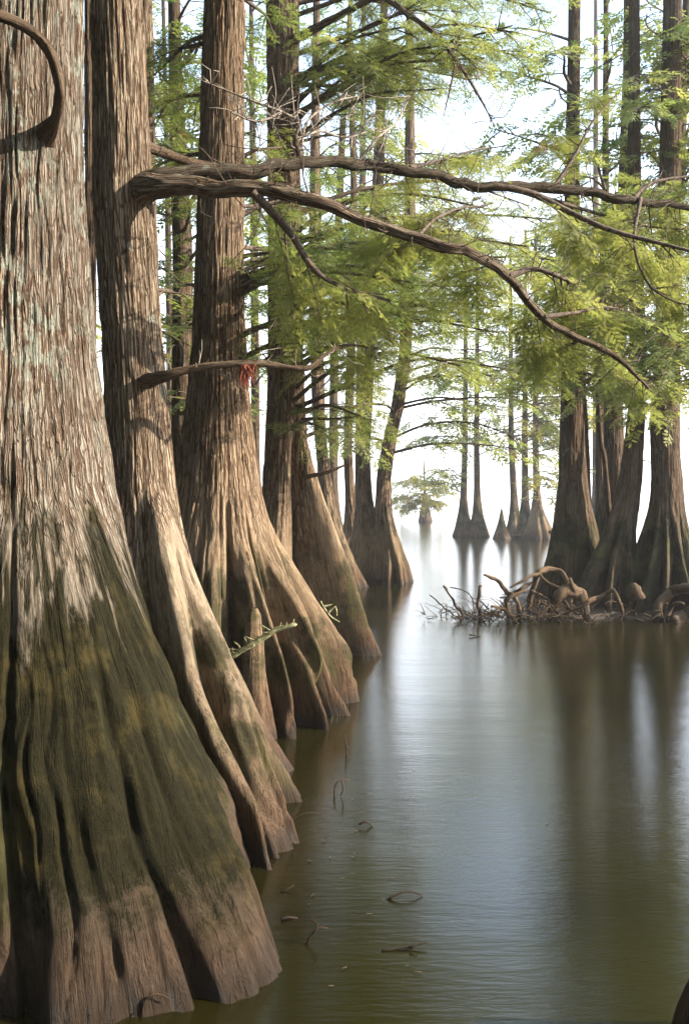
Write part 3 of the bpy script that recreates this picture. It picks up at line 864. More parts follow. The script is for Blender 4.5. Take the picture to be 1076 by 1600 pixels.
limb(t4, limb_path([(455, 62, 11.0), (480, 50, 10.7), (530, 25, 10.4), (590, -4, 10.0), (640, 25, 9.7), (685, 58, 9.5), (722, 108, 9.4), (752, 158, 9.3), (772, 196, 9.2)]), [.05, .04, .036, .034, .03, .026, .02, .012, .003], rough=.28, seed=12, n=9, mat=M_BARK2, label='pale limb arching down out of the top of the picture')
limb(t4, limb_path([(712, 98, 9.4), (700, 150, 9.35), (690, 192, 9.3)]), [.014, .009, .002], seed=13, n=6)
twiglets(t4, limb_path([(590, -4, 10.0), (640, 25, 9.7), (685, 58, 9.5), (722, 108, 9.4), (752, 158, 9.3), (772, 196, 9.2)]), 46, .15, .5, 74, M_TWIG, r=.006, f0=.02, up=-.1)

# --- generic trees
def cypress(label, name, axis, rad, lobes, mat, tips, leaf, group=None, d=20.0, nth=96, dz=.06, ztop=12, zfine=5, seed=0, ribs=.16, ribn=12, bark=.006, size=.3, gap=.25, shoot=.9, sp_gap=.11, near=False, r0=.035, tint=(.2, .8), density=1.0, droop=.25):
    t = tree_root(name, axis, label, group)
    trunk_mesh(t, axis, rad, lobes, mat, nth=nth, dz=dz, ztop=ztop, zfine=zfine, seed=seed, ribs=ribs, ribn=ribn, bark=bark, front=1.2, lobesharp=16)
    if tips:
        crown(t, axis, tips, leaf, r0=r0, gap=gap, shoot=shoot, sp_gap=sp_gap, size=size, near=near, tint=tint, seed=seed, density=density, droop=droop)
    return t

def flare(r_top, r_mid, r_base, ztop, zk=1.8):
    return [(ztop, r_top * .45), (ztop * .55, r_top), (zk * 1.6, r_mid), (zk, r_mid * 1.15), (zk * .55, r_mid + (r_base - r_mid) * .28), (zk * .25, r_mid + (r_base - r_mid) * .62), (0, r_base), (-.3, r_base * 1.08)]

# cluster in the middle distance, left of the channel
G5 = 'slim cypresses standing close together left of the channel'
cypress('slim dark cypress leaning behind the right buttress of the sunlit trunk', 'bald_cypress', axis_px([(860, 522), (780, 511), (650, 497), (480, 490), (200, 492), (0, 495)], 19, 14),
        flare(.09, .11, .45, 14), random_lobes(51, 6, .2, 1.6), M_BARK5, [(440, 330, 18), (520, 520, 18), (560, 420, 18.5), (480, 120, 18), (540, 60, 18)], M_LEAF_A, G5, seed=51)
cypress('thinnest upright cypress at the back of the middle cluster', 'bald_cypress', axis_px([(880, 552), (700, 543), (550, 548), (300, 553), (0, 545)], 21, 14),
        flare(.075, .09, .4, 14), random_lobes(52, 6, .18, 1.6), M_BARK5, [(500, 250, 20), (600, 300, 20), (600, 180, 20), (520, 30, 21)], M_LEAF_A, G5, seed=52)
cypress('upright ribbed cypress in the middle cluster beside the leaning one', 'bald_cypress', axis_px([(890, 573), (720, 566), (640, 570), (540, 576), (300, 590), (0, 600)], 20.2, 14),
        flare(.12, .145, .42, 14), random_lobes(53, 7, .28, 1.9, .22), M_BARK5, [(640, 520, 19), (520, 600, 19.5), (540, 680, 18.5), (650, 480, 20)], M_LEAF_B, G5, seed=53, nth=140, dz=.04)
cypress('curved cypress leaning right over the channel from the middle cluster', 'bald_cypress', axis_px([(880, 608), (800, 598), (740, 600), (680, 610), (640, 620), (560, 632), (400, 640), (0, 640)], 20, 14),
        flare(.11, .135, .36, 14), random_lobes(54, 7, .26, 1.7, .22), M_BARK5, [(760, 632, 19), (820, 690, 18.5), (850, 712, 19.5), (780, 580, 19), (560, 700, 18), (530, 640, 18.5), (860, 640, 19)] + fill(541, 4, 740, 880, 540, 640, 18, 21), M_LEAF_B, G5, seed=54, nth=110, dz=.05, density=.8)

# right cluster
GR = 'cypresses of the dark clump on the right'
axA = axis_px([(900, 897), (700, 893), (600, 893), (300, 893), (0, 897)], 15.6, 13)
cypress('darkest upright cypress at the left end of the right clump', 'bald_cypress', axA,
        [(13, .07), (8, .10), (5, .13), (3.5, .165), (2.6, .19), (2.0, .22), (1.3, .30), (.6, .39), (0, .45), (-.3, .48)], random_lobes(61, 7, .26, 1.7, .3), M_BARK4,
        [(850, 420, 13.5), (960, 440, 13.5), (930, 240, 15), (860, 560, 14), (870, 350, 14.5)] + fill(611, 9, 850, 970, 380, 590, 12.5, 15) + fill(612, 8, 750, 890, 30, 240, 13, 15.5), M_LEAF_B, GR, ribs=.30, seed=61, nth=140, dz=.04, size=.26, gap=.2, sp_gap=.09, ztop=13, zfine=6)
axB = axis_px([(900, 962), (620, 957), (500, 965), (300, 978), (100, 985), (0, 985)], 16.4, 13)
cypress('cypress with a stout upper trunk at the back of the right clump', 'bald_cypress', axB,
        [(13, .09), (8, .13), (5, .14), (3, .155), (2.0, .19), (1.0, .27), (0, .42), (-.3, .45)], random_lobes(62, 6, .2, 1.6), M_BARK4,
        [(1000, 420, 14.5), (1060, 380, 15), (900, 520, 15), (1020, 520, 14.5), (940, 380, 15.5), (1040, 140, 15)] + fill(621, 8, 880, 1100, 330, 560, 13, 16), M_LEAF_B, GR, ribs=.30, seed=62, nth=120, dz=.04, size=.28, gap=.22, sp_gap=.1, ztop=13, zfine=6)
axC = axis_px([(940, 952), (850, 966), (750, 984), (650, 993), (560, 996), (300, 990), (0, 990)], 15.0, 12)
cypress('cypress leaning up from a long slanting buttress in the right clump', 'bald_cypress', axC,
        [(12, .06), (6, .10), (4, .115), (2.9, .13), (2.2, .16), (1.5, .2), (.8, .24), (0, .3), (-.3, .34)], [(-142, .60, 1.7, 1.2, .15), (-175, .42, 1.6, 1.3, .18), (-108, .50, 1.5, 1.3, .13), (-75, .40, 1.4, 1.3, .15), (-30, .3, 1.2, 1.3, .3), (40, .2, 1.2, 1.3, .3), (110, .2, 1.2, 1.3, .3)], M_BARK4,
        [(1010, 600, 13.5), (930, 600, 13.5), (1060, 560, 13.5)] + fill(631, 6, 880, 1080, 480, 610, 12, 14), M_LEAF_B, GR, ribs=.30, seed=63, nth=140, dz=.04, size=.24, gap=.18, sp_gap=.09, ztop=12, zfine=5)
axD = axis_px([(920, 1042), (750, 1041), (650, 1036), (560, 1042), (300, 1046), (0, 1050)], 14.8, 12)
cypress('thick cypress at the right end of the clump with pale splayed root toes', 'bald_cypress', axD,
        [(12, .10), (6, .16), (4, .18), (2.9, .195), (2.2, .215), (1.6, .24), (1.0, .28), (.5, .33), (0, .40), (-.3, .44)],
        [(-165, .62, 1.9, 1.5, .15), (-135, .60, 1.7, 1.4, .12), (-108, .58, 1.6, 1.4, .10), (-82, .58, 1.6, 1.4, .11), (-45, .5, 1.7, 1.4, .2), (0, .35, 1.5, 1.4, .25), (60, .3, 1.4, 1.4, .3), (120, .3, 1.4, 1.4, .3), (178, .12, 1.2, 1.4, .3)], M_BARK4,
        [(1010, 560, 12.8), (1076, 600, 13), (960, 500, 12.8), (1076, 470, 13), (1100, 540, 13), (1010, 640, 13.4)] + fill(641, 10, 920, 1120, 300, 600, 11.5, 14), M_LEAF_B, GR, ribs=.30, seed=64, nth=200, dz=.028, size=.24, gap=.18, sp_gap=.085, ztop=12, zfine=5)
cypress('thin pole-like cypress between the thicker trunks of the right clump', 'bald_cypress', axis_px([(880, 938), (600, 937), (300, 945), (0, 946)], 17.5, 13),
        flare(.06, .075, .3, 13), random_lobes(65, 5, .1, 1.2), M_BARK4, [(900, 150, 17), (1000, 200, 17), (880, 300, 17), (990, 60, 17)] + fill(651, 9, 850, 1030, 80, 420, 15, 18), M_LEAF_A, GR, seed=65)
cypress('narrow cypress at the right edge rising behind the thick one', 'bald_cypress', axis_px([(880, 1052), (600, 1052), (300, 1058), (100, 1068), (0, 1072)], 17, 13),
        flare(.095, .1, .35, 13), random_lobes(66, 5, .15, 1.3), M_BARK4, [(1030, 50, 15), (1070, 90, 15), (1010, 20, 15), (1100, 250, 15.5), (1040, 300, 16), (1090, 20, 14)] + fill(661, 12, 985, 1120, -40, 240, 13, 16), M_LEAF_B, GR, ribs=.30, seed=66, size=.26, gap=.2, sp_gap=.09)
# leaning bare stems in the right clump
for k, (pp, lab) in enumerate([([(962, 800, 15.2), (946, 740, 15.3), (938, 690, 15.4), (934, 620, 15.5), (930, 560, 15.6)], 'thin bare leaning stem between the trunks of the right clump'),
                               ([(926, 800, 16.6), (916, 690, 16.6), (911, 590, 16.7), (912, 480, 16.8)], 'straight thin bare stem beside the darkest trunk of the right clump')]):
    q = [list(P(*c)) for c in pp]; q[0][2] = -0.2
    t = Tubes(); pth = spline(q, .12); t.add(pth, np.linspace(.05, .03, len(pth)), 8, .1, 70 + k)
    o = t.build('bare_stem', M_BARK4); tag(o, lab, 'tree')

# far group across the channel
GF = 'far cypresses standing in the open lake'
for k, (pts, d, label, tips) in enumerate([
    ([(834, 723), (770, 724), (690, 726), (500, 727)], 44, 'left one of the distant joined pair of cypresses in the lake', [(700, 660, 43), (650, 690, 43), (760, 690, 43), (690, 600, 43), (680, 740, 42), (720, 560, 43)]),
    ([(834, 746), (770, 745), (690, 744), (500, 745)], 43.6, 'right one of the distant joined pair of cypresses in the lake', [(780, 640, 43), (800, 610, 43), (760, 560, 43), (830, 700, 42), (770, 600, 44)]),
    ([(838, 804), (770, 802), (690, 798), (500, 797)], 43, 'thin distant cypress rising beside the far knees', [(850, 680, 42), (770, 650, 43), (840, 600, 43), (820, 540, 43), (880, 720, 42)]),
    ([(838, 820), (770, 820), (690, 819), (500, 820)], 42, 'second distant cypress behind the far stump', [(880, 640, 41), (860, 740, 40), (840, 560, 42), (900, 690, 41), (870, 780, 41)]),
    ([(838, 842), (770, 838), (690, 836), (500, 836)], 41.5, 'distant sunlit cypress with a broad ribbed base at the end of the far group', [(890, 700, 41), (840, 760, 40), (870, 600, 41), (850, 750, 39)]),
]):
    wide = k == 4
    cypress(label, 'bald_cypress', axis_px(pts, d, 13), flare(.10, .13, .34 if not wide else .46, 13, 2.0), random_lobes(80 + k, 7, .22 if not wide else .3, 1.9, .22), M_BARK5 if k == 4 else M_BARK4, tips + fill(800 + k, 16, tips[0][0] - 40, tips[0][0] + 90, 480, 690, 40, 46) + fill(820 + k, 5, tips[0][0] - 40, tips[0][0] + 50, 360, 440, 41, 45) + (fill(840, 7, 620, 720, 640, 765, 41, 47) if k == 0 else []), M_LEAF_B if k != 4 else M_LEAF_C, GF,
            seed=80 + k, nth=56, dz=.12, ztop=13, zfine=6, size=.55, gap=.4, shoot=1.3, sp_gap=.2, tint=(.3, .9))
cypress('small lone golden cypress farthest out in the white lake', 'bald_cypress', axis_px([(812, 664), (770, 663), (700, 662)], 71, 7),
        [(5, .02), (3, .07), (1.75, .10), (1.55, .22), (.8, .32), (0, .44), (-.3, .46)], random_lobes(90, 7, .08, 1.5), M_BARK5,
        [(620, 770, 70), (705, 772, 70), (640, 745, 71), (690, 750, 71), (660, 735, 71), (680, 785, 69), (630, 790, 70), (610, 785, 72), (650, 760, 69), (700, 755, 72)] + fill(901, 16, 612, 708, 735, 788, 69, 73), M_LEAF_C, None,
        seed=90, nth=60, dz=.1, ztop=5, zfine=3, size=.7, gap=.28, shoot=1.2, sp_gap=.18, r0=.05)

# background trees behind the left row
GB = 'trees standing behind the left row of trunks'
bgs = [
    (14.0, [(700, 285), (400, 286), (200, 277), (0, 272)], .15, 'straight grey trunk behind, between the tan and the reddish brown trunks', [(240, 60, 13), (250, 180, 13), (320, 60, 13.5), (300, 160, 12.5), (400, 120, 13), (240, 420, 13.5), (230, 330, 14), (400, 330, 13.5)] + fill(1401, 12, 225, 420, 0, 560, 12, 15), 'AB'),
    (10.0, [(600, 143), (300, 141), (0, 139)], .055, 'dark narrow trunk squeezed between the two nearest trunks', [], 'A'),
    (9.0, [(700, 240), (500, 237), (300, 232)], .07, 'pale slim trunk peeping out behind the right side of the tan trunk', [(250, 450, 9.5), (290, 470, 9.8)], 'B'),
    (22, [(800, 266), (600, 266), (300, 262), (0, 255)], .075, 'thin far trunk seen left of the straight grey trunk', [(250, 560, 21), (260, 640, 21), (280, 500, 21), (245, 380, 21), (260, 280, 21)], 'A'),
    (24, [(800, 400), (500, 398), (0, 392)], .10, 'far trunk seen in the gap between the reddish and the sunlit trunks', [(400, 250, 23), (395, 450, 23), (405, 560, 23), (400, 640, 23), (390, 100, 23)], 'A'),
    (26, [(850, 505), (600, 500), (300, 496), (0, 492)], .11, 'tall greenish far trunk just right of the sunlit trunk', [(480, 60, 25), (540, 160, 25), (500, 350, 24), (560, 460, 24), (470, 520, 24), (530, 580, 24)], 'A'),
    (28, [(850, 520), (500, 522), (200, 535), (0, 548)], .12, 'slanting far trunk leaning right above the middle cluster', [(600, 100, 27), (640, 200, 27), (580, 300, 27), (650, 330, 27), (700, 430, 27), (720, 250, 27), (690, 150, 27), (740, 330, 27), (620, 60, 27)], 'B'),
    (34, [(850, 560), (600, 562), (300, 566)], .13, 'hazy far trunk behind the middle cluster', [(600, 560, 33), (640, 500, 33), (600, 690, 32), (690, 470, 33), (600, 460, 33)], 'B'),
    (48, [(822, 930), (600, 930), (300, 930)], .15, 'far trunk glimpsed through the right clump', [(860, 660, 47), (900, 740, 47), (840, 640, 47), (1060, 720, 47), (1076, 660, 47), (960, 650, 47), (880, 560, 47), (940, 500, 47)], 'B'),
    (30, [(850, 175), (500, 172), (0, 168)], .14, 'far trunk hidden mostly behind the tan trunk', [(140, 200, 29), (250, 500, 28), (140, 450, 29), (240, 600, 29)], 'A'),
]
for k, (d, pts, r, label, tips, lf) in enumerate(bgs):
    big = max(.24, min(.5, d * .016))
    cypress(label, 'bald_cypress', axis_px(pts, d, max(10, d * .62)), flare(r * .9, r * 1.05, r * 3 + .15, max(10, d * .62)), random_lobes(120 + k, 6, .2, 1.6), M_BARK2 if k == 2 else M_BARK4, tips + (fill(900 + k, 14, min(q[0] for q in tips) - 20, max(q[0] for q in tips) + 30, -40, 640 if max(q[0] for q in tips) < 560 or d > 38 else 500, d - 2.5, d + 2) if len(tips) > 3 else []),
            M_LEAF_A if lf[0] == 'A' else M_LEAF_B, GB, seed=120 + k, nth=48 if d > 12 else 90, dz=.1 if d > 12 else .05, ztop=max(10, d * .62), zfine=6, size=big, gap=big * .8, shoot=.55 + big * 1.4, sp_gap=big * .36)

# ------------------------------------------------------------------ knees, roots, bank, twigs
def knee(label, px, py, h, r, seed, mat=M_BARK4, lean=(0, 0), d=None, group=None, blunt=0):
    d = d or DW(py)
    x = PX(px, d)
    ax = [(-.4, x, d), (0, x, d), (h, x + lean[0], d + lean[1])]
    t = tag(empty('cypress_knee', (x, d, 0)), label, 'cypress knee', group)
    trunk_mesh(t, ax, [(h, .012), (h * .95, r * (.14 + .45 * blunt)), (h * .75, r * (.26 + .45 * blunt)), (h * .5, r * .45), (h * .25, r * .7), (0, r), (-.3, r * 1.1)], random_lobes(seed, 5, r * .25, h * .8, .3), mat,
               nth=48, dz=.02 if h < .6 else .04, ztop=h, zfine=h * .98, seed=seed, bark=.004, ribs=.08, ribn=10, name='knee_wood', wav=.06)
    return t
GK = 'pointed cypress knees in the lake'
knee('tall pointed grey knee at the left end of the far group', 783, 842, 1.25, .34, 201, group=GK)
knee('pale jagged knee between the pointed knee and the far ribbed base', 803, 840, 1.1, .24, 202, M_BARK2, group=GK)
knee('dark stub poking in at the bottom right corner', 1104, 1625, .34, .10, 203, M_BARK4, blunt=.5)
# far fallen log between the knees
q = limb_path([(800, 838, 42), (826, 835, 41.6), (850, 834, 41.4), (866, 829, 41.2)], .2)
t = Tubes(); t.add(q, np.full(len(q), .09), 8, .2, 3); tag(t.build('fallen_log', M_ROOT), 'pale fallen log lying at the foot of the far ribbed cypress', 'log')
# stumpy knob on the skirt of the brown trunk
knee('stubby dark knee rising against the skirt of the reddish brown cypress', 397, 1160, .92, .15, 204, M_BARK3, d=7.05, blunt=.6)
knee('short reddish knee stump between the tan and the reddish brown cypresses', 372, 1165, .50, .11, 205, M_BARK3, d=6.6, blunt=.7)

# mud bank under the right clump
def bank():
    nx, ny = 90, 40
    x = np.linspace(PX(770, 14.6), PX(1076, 14.6) + 2.5, nx); y = np.linspace(13.4, 17.5, ny)
    X, Y = np.meshgrid(x, y, indexing='ij')
    e = np.minimum(np.minimum((X - x[0]) / 1.0, (Y - 13.5 - .35 * (1 - np.clip((X - x[0]) / 2, 0, 1)) - .25 * noise(X * 1.3, 0, 0, 4)) / .5), 1.0)
    Z = -.16 + .22 * np.clip(e, 0, 1) ** .7 + .035 * fbm(X * 3, Y * 3, 0, 9) + .02 * noise(X * 9, Y * 9, 0, 8)
    V = np.stack([X, Y, Z], -1).reshape(-1, 3)
    i, j = np.meshgrid(np.arange(nx - 1), np.arange(ny - 1), indexing='ij')
    a = i * ny + j
    o = mesh_obj('mud_bank', V, np.stack([a, a + ny, a + ny + 1, a + 1], -1).reshape(-1, 4), M_MUD)
    tag(o, 'low dark mud bank littered with roots under the right clump', 'bank', kind='structure')
bank()

def U(u, v, d):
    return P(660 + .3866 * u, 800 + .3866 * v, d)
GT = 'exposed roots and driftwood in front of the right clump'
roots = [
    ('arched_root', 'tall arched root looping over the mud at the left of the tangle', [(428, 425), (432, 380), (442, 310), (470, 248), (505, 232), (550, 240), (575, 278), (588, 330), (592, 400)], [9, 9, 9, 9, 9, 8, 7, 7, 7], 14.3, 0),
    ('arched_root', 'thickest bent root with a knob on top in the middle of the tangle', [(534, 440), (533, 385), (550, 340), (592, 316), (630, 330), (655, 372), (668, 430)], [14, 14, 15, 17, 16, 12, 10], 13.9, 0),
    ('root_knob', 'upright pointed knob standing on the thickest bent root', [(604, 330), (605, 300), (603, 272)], [14, 10, 5], 13.88, 0),
    ('arched_root', 'slim bowed root right of the knobbed one, dipping to the water', [(620, 395), (665, 365), (705, 343), (742, 318), (775, 324), (800, 365), (795, 405), (788, 440)], [5, 6, 7, 7, 7, 7, 7, 6], 13.8, 0),
    ('driftwood_branch', 'forked pale driftwood branch lying across the tall arched root', [(352, 305), (420, 272), (465, 258), (505, 288), (550, 303), (580, 300)], [3, 5, 6, 7, 6, 4], 14.05, 0),
    ('driftwood_branch', 'pale driftwood branch pointing up left out of the tangle', [(250, 254), (298, 278), (336, 320), (370, 352), (395, 392), (400, 430)], [4, 7, 8, 9, 9, 8], 13.9, 0),
    ('driftwood_branch', 'short driftwood piece slanting down right into the water', [(278, 381), (325, 390), (358, 416), (382, 455)], [5, 6, 7, 5], 13.6, 0),
    ('driftwood_branch', 'dark upright broken branch under the pale pointing one', [(347, 470), (344, 400), (352, 350), (395, 326), (420, 320)], [7, 7, 7, 6, 4], 13.75, 1),
    ('driftwood_branch', 'dark stubby stick standing at the left of the tangle', [(232, 440), (224, 380), (222, 315), (230, 302)], [6, 6, 6, 4], 14.0, 1),
    ('driftwood_branch', 'thin bent stick apart at the far left of the tangle', [(84, 299), (112, 335), (130, 365), (156, 410)], [4, 4, 4, 4], 14.2, 1),
    ('driftwood_branch', 'thin stick arching towards the tangle from the left', [(110, 304), (160, 316), (196, 345), (212, 400)], [2, 2, 2, 2], 14.1, 1),
    ('driftwood_branch', 'twiggy stick lying low at the left of the tangle', [(28, 336), (60, 360), (95, 392), (120, 408)], [2, 2.4, 2, 2], 14.1, 1),
    ('driftwood_branch', 'thin straight stick slanting behind the knobbed root', [(440, 316), (480, 345), (520, 372)], [4, 5, 4], 14.0, 0),
    ('driftwood_branch', 'long thin stick running low in front of the knobbed root', [(520, 425), (580, 412), (640, 385), (690, 352)], [3, 3, 4, 3], 13.6, 0),
    ('driftwood_branch', 'curved dark stick behind the pale driftwood', [(330, 360), (360, 330), (400, 312), (430, 295), (445, 300)], [5, 6, 7, 6, 5], 14.2, 1),
    ('driftwood_branch', 'leaning stick inside the arch of the thickest root', [(560, 350), (580, 375), (600, 405)], [6, 6, 5], 13.95, 1),
    ('root_knob', 'knobby broken root end below the slanting buttress', [(862, 345), (856, 310), (838, 296)], [18, 14, 7], 14.2, 0),
    ('arched_root', 'dark thick root curving at the right edge of the mud', [(945, 430), (960, 360), (1000, 318), (1050, 306), (1100, 310), (1160, 330)], [15, 16, 17, 17, 17, 15], 13.9, 1),
    ('arched_root', 'pale root end lying at the right edge of the mud', [(1010, 440), (1050, 420), (1090, 395), (1140, 370)], [15, 20, 20, 18], 13.6, 0),
    ('arched_root', 'thin loop of root at the right edge below the dark one', [(985, 440), (1000, 400), (1030, 370), (1060, 372)], [7, 7, 7, 6], 13.7, 1),
]
M_DARKROOT = bark_mat('wet_root_wood', pale=(0.17, 0.12, 0.08), mid=(0.085, 0.06, 0.042), lichen=0, moss=0, tide=-9, freq=1.4, bump=.5)
for k, (nm, lab, pts, rr, d, dark) in enumerate(roots):
    q = [U(u, v, d + .12 * math.sin(i * 1.7 + k)) for i, (u, v) in enumerate(pts)]
    pth = spline(q, .03)
    rad = np.interp(np.linspace(0, 1, len(pth)), np.linspace(0, 1, len(rr)), rr) * .3866 * d / FOC * (1.35 if max(rr) > 11 else 1.15)
    pth = kink(pth, .035, 400 + k)
    t = Tubes(); t.add(pth, rad, 12 if rad.max() > .03 else 6, .34, 400 + k)
    if rad.max() < .05:
        for j in range(4):
            R = random.Random(k * 9 + j); i = R.randrange(len(pth) // 4, len(pth))
            e = pth[i] + np.array([R.uniform(-.25, .25), R.uniform(-.15, .15), R.uniform(-.05, .16)])
            t.add(spline([pth[i], (pth[i] + e) / 2 + np.array([0, 0, R.uniform(-.02, .05)]), e], .04), np.linspace(rad[i] * .4, .003, len(spline([pth[i], (pth[i] + e) / 2, e], .04))), 4) if False else None
    o = t.build(nm, M_DARKROOT if dark else M_ROOT)
    tag(o, lab, 'root' if 'root' in nm else 'driftwood', GT)
# fine brush caught in the roots: nobody could count it
t = Tubes(); R = random.Random(5)
for k in range(440):
    u = R.gauss(400, 170) if k % 3 else R.uniform(120, 1000); u = min(1050, max(10, u))
    d = R.uniform(13.4, 14.6)
    a = P(660 + .3866 * u, 778, d); a[2] = R.uniform(-.03, .10)
    ang = R.uniform(0, 6.28); ln = R.uniform(.08, .42); ri = R.uniform(-.1, .75)
    e = a + np.array([math.cos(ang) * ln, math.sin(ang) * ln * .7, ln * ri])
    mid = (a + e) / 2 + np.array([R.gauss(0, .05), R.gauss(0, .05), R.uniform(-.03, .09)])
    pth = spline([a, mid, e], .06); t.add(pth, np.linspace(R.uniform(.004, .009) if k % 9 else R.uniform(.01, .02), .0025, len(pth)), 4)
tag(t.build('brush_litter', M_ROOT), 'tangle of fine brown brush caught among the roots on the mud', 'brush', kind='stuff')

# twigs standing in the near water
GW = 'twigs poking out of the near water'
twigs = [
    ('small forked twig standing in the water by the flared base of the nearest trunk', [[(478, 1476), (488, 1460), (500, 1452), (512, 1456)], [(488, 1460), (497, 1446), (486, 1441)]], .005),
    ('short dark stick lying on the water just off the nearest trunk', [[(440, 1436), (452, 1435), (464, 1438)]], .008),
    ('pale hooked twig standing in the water right of the tan tree toes', [[(522, 1246), (524, 1226), (534, 1220), (546, 1222)], [(534, 1220), (536, 1236), (532, 1244)]], .005),
    ('upright broken twig in the water below the fluted skirt', [[(541, 1180), (540, 1162), (539, 1150)], [(540, 1166), (546, 1170)]], .006),
    ('bent twig like a low roof in the open water', [[(606, 1406), (620, 1399), (635, 1396), (648, 1399), (660, 1404)]], .006),
    ('tiny dark curved twig floating in mid channel', [[(561, 1288), (570, 1284), (582, 1293)]], .007),
    ('thin long arching stem over the water beside the tan tree toes', [[(447, 1300), (460, 1280), (480, 1272), (500, 1275), (511, 1290)]], .003),
    ('knobbly stick half sunk in the near water', [[(597, 1486), (620, 1484), (645, 1482), (668, 1478)], [(640, 1482), (652, 1476)]], .006),
    ('small twig close to the toes of the tan tree', [[(440, 1394), (450, 1390), (459, 1386)]], .005),
    ('curved pale twigs at the bottom edge against the nearest trunk', [[(222, 1590), (226, 1566), (244, 1558), (262, 1568)], [(200, 1600), (212, 1580), (232, 1590)]], .005),
    ('little floating stick in mid channel near the root tangle', [[(733, 992), (742, 993), (751, 995)]], .012),
]
for k, (lab, lines, r) in enumerate(twigs):
    base = max(lines[0], key=lambda c: c[1])
    d = DW(max(base[1], 900)); d = min(d, 3.28) if base[1] > 1560 else d
    t = Tubes()
    for li in lines:
        q = []
        for i, (px, py) in enumerate(li):
            w = P(px, py, d); w[1] += .01 * i; q.append(w)
        if li is lines[0]:
            j = 0 if li[0][1] >= li[-1][1] else len(q) - 1
        pth = spline(q, .02); t.add(pth, np.linspace(r, r * .6, len(pth)), 6, .15, 500 + k)
    tag(t.build('water_twig', M_ROOT if k in (2, 9) else M_DARKROOT), lab, 'twig', GW)

# lichen covered dead branch before the brown skirt
pth = limb_path([(345, 1034, 6.4), (372, 1020, 6.4), (402, 1002, 6.4), (430, 985, 6.4), (462, 976, 6.4)], .02)
t = Tubes(); t.add(pth, np.interp(np.linspace(0, 1, len(pth)), [0, .3, 1], [.012, .02, .015]), 8, .35, 9)
R = random.Random(3)
for k in range(26):
    i = R.randrange(len(pth)); e = pth[i] + np.array([R.gauss(0, .04), R.gauss(0, .03), R.uniform(-.02, .06)])
    t.add(np.linspace(pth[i], e, 4), [.005, .005, .004, .003], 4)
M_MOSSY = simple_mat('lichen_twig', (0.13, 0.13, 0.05), (0.30, 0.30, 0.17), 40)
tag(t.build('dead_branch', M_MOSSY), 'lichen covered dead branch crossing the dark side of the fluted skirt', 'branch')
# small lichen sprig at the waist of the sunlit tree
t = Tubes(); R = random.Random(8)
for (pp) in [[(500, 940), (515, 962), (530, 972)], [(512, 958), (524, 948), (526, 962)], [(506, 948), (520, 944)]]:
    pth = limb_path([(a, b, 8.9) for a, b in pp], .03); t.add(pth, np.linspace(.012, .006, len(pth)), 5, .3, 2)
tag(t.build('lichen_sprig', M_MOSSY), 'small lichen sprig sticking out between the fluted skirt and the hollow', 'twig')
# broken pale side stub on the sunlit tree
pth = limb_path([(478, 745, 10.9), (510, 738, 10.8), (538, 727, 10.8)], .05)
limb(t4, pth, [.03, .022, .014], n=8, seed=21)
# dead red needles hanging over the thin branch
V, F = [], []
R = random.Random(12)
for k in range(150):
    a = P(385 + R.gauss(0, 4.5), 568 + R.random() * 8, 5.40 + R.uniform(-.03, .03))
    ln = R.uniform(.03, .15)
    dx = np.array([R.gauss(0, .02), R.gauss(0, .02), -ln]); w = np.array([.003, R.uniform(-.002, .002), 0])
    n0 = len(V); V += [a - w, a + w, a + dx]; F.append([n0, n0 + 1, n0 + 2])
tag(mesh_obj('dead_needle_clump', np.array(V), np.array(F), M_DEADLEAF, smooth=False), 'red brown tuft of dead needles hanging from the thin crossing branch', 'dead needles')
# grey bare twigs in front of the reddish trunk
t = Tubes(); R = random.Random(17)
main = [[(470, 190, 5.9), (440, 175, 5.9), (400, 160, 5.9), (350, 140, 6.0), (320, 128, 6.0)], [(440, 176, 5.9), (400, 190, 5.8), (360, 175, 5.8)], [(470, 235, 5.85), (480, 190, 5.9), (520, 160, 6.0), (560, 150, 6.1)], [(462, 218, 5.82), (500, 205, 5.9), (540, 215, 6), (590, 200, 6.1)], [(560, 252, 5.9), (590, 215, 5.9), (620, 190, 6.0), (640, 150, 6.1)]]
for k, m in enumerate(main):
    pth = limb_path(m, .04); t.add(pth, np.linspace(.010, .004, len(pth)), 5, .15, k)
    for j in range(26):
        i = R.randrange(len(pth)); ln = R.uniform(.08, .35)
        e = pth[i] + unit([R.gauss(0, 1), R.gauss(0, .7), R.gauss(0, .8)]) * ln
        pp = spline([pth[i], (pth[i] + e) / 2 + np.array([R.gauss(0, .03), 0, R.gauss(0, .03)]), e], .05); t.add(pp, np.linspace(.0035, .0015, len(pp)), 4)
o = t.build('bare_twigs', M_GREYTWIG, t2); o['label'] = 'grey leafless twigs above the dark limb'

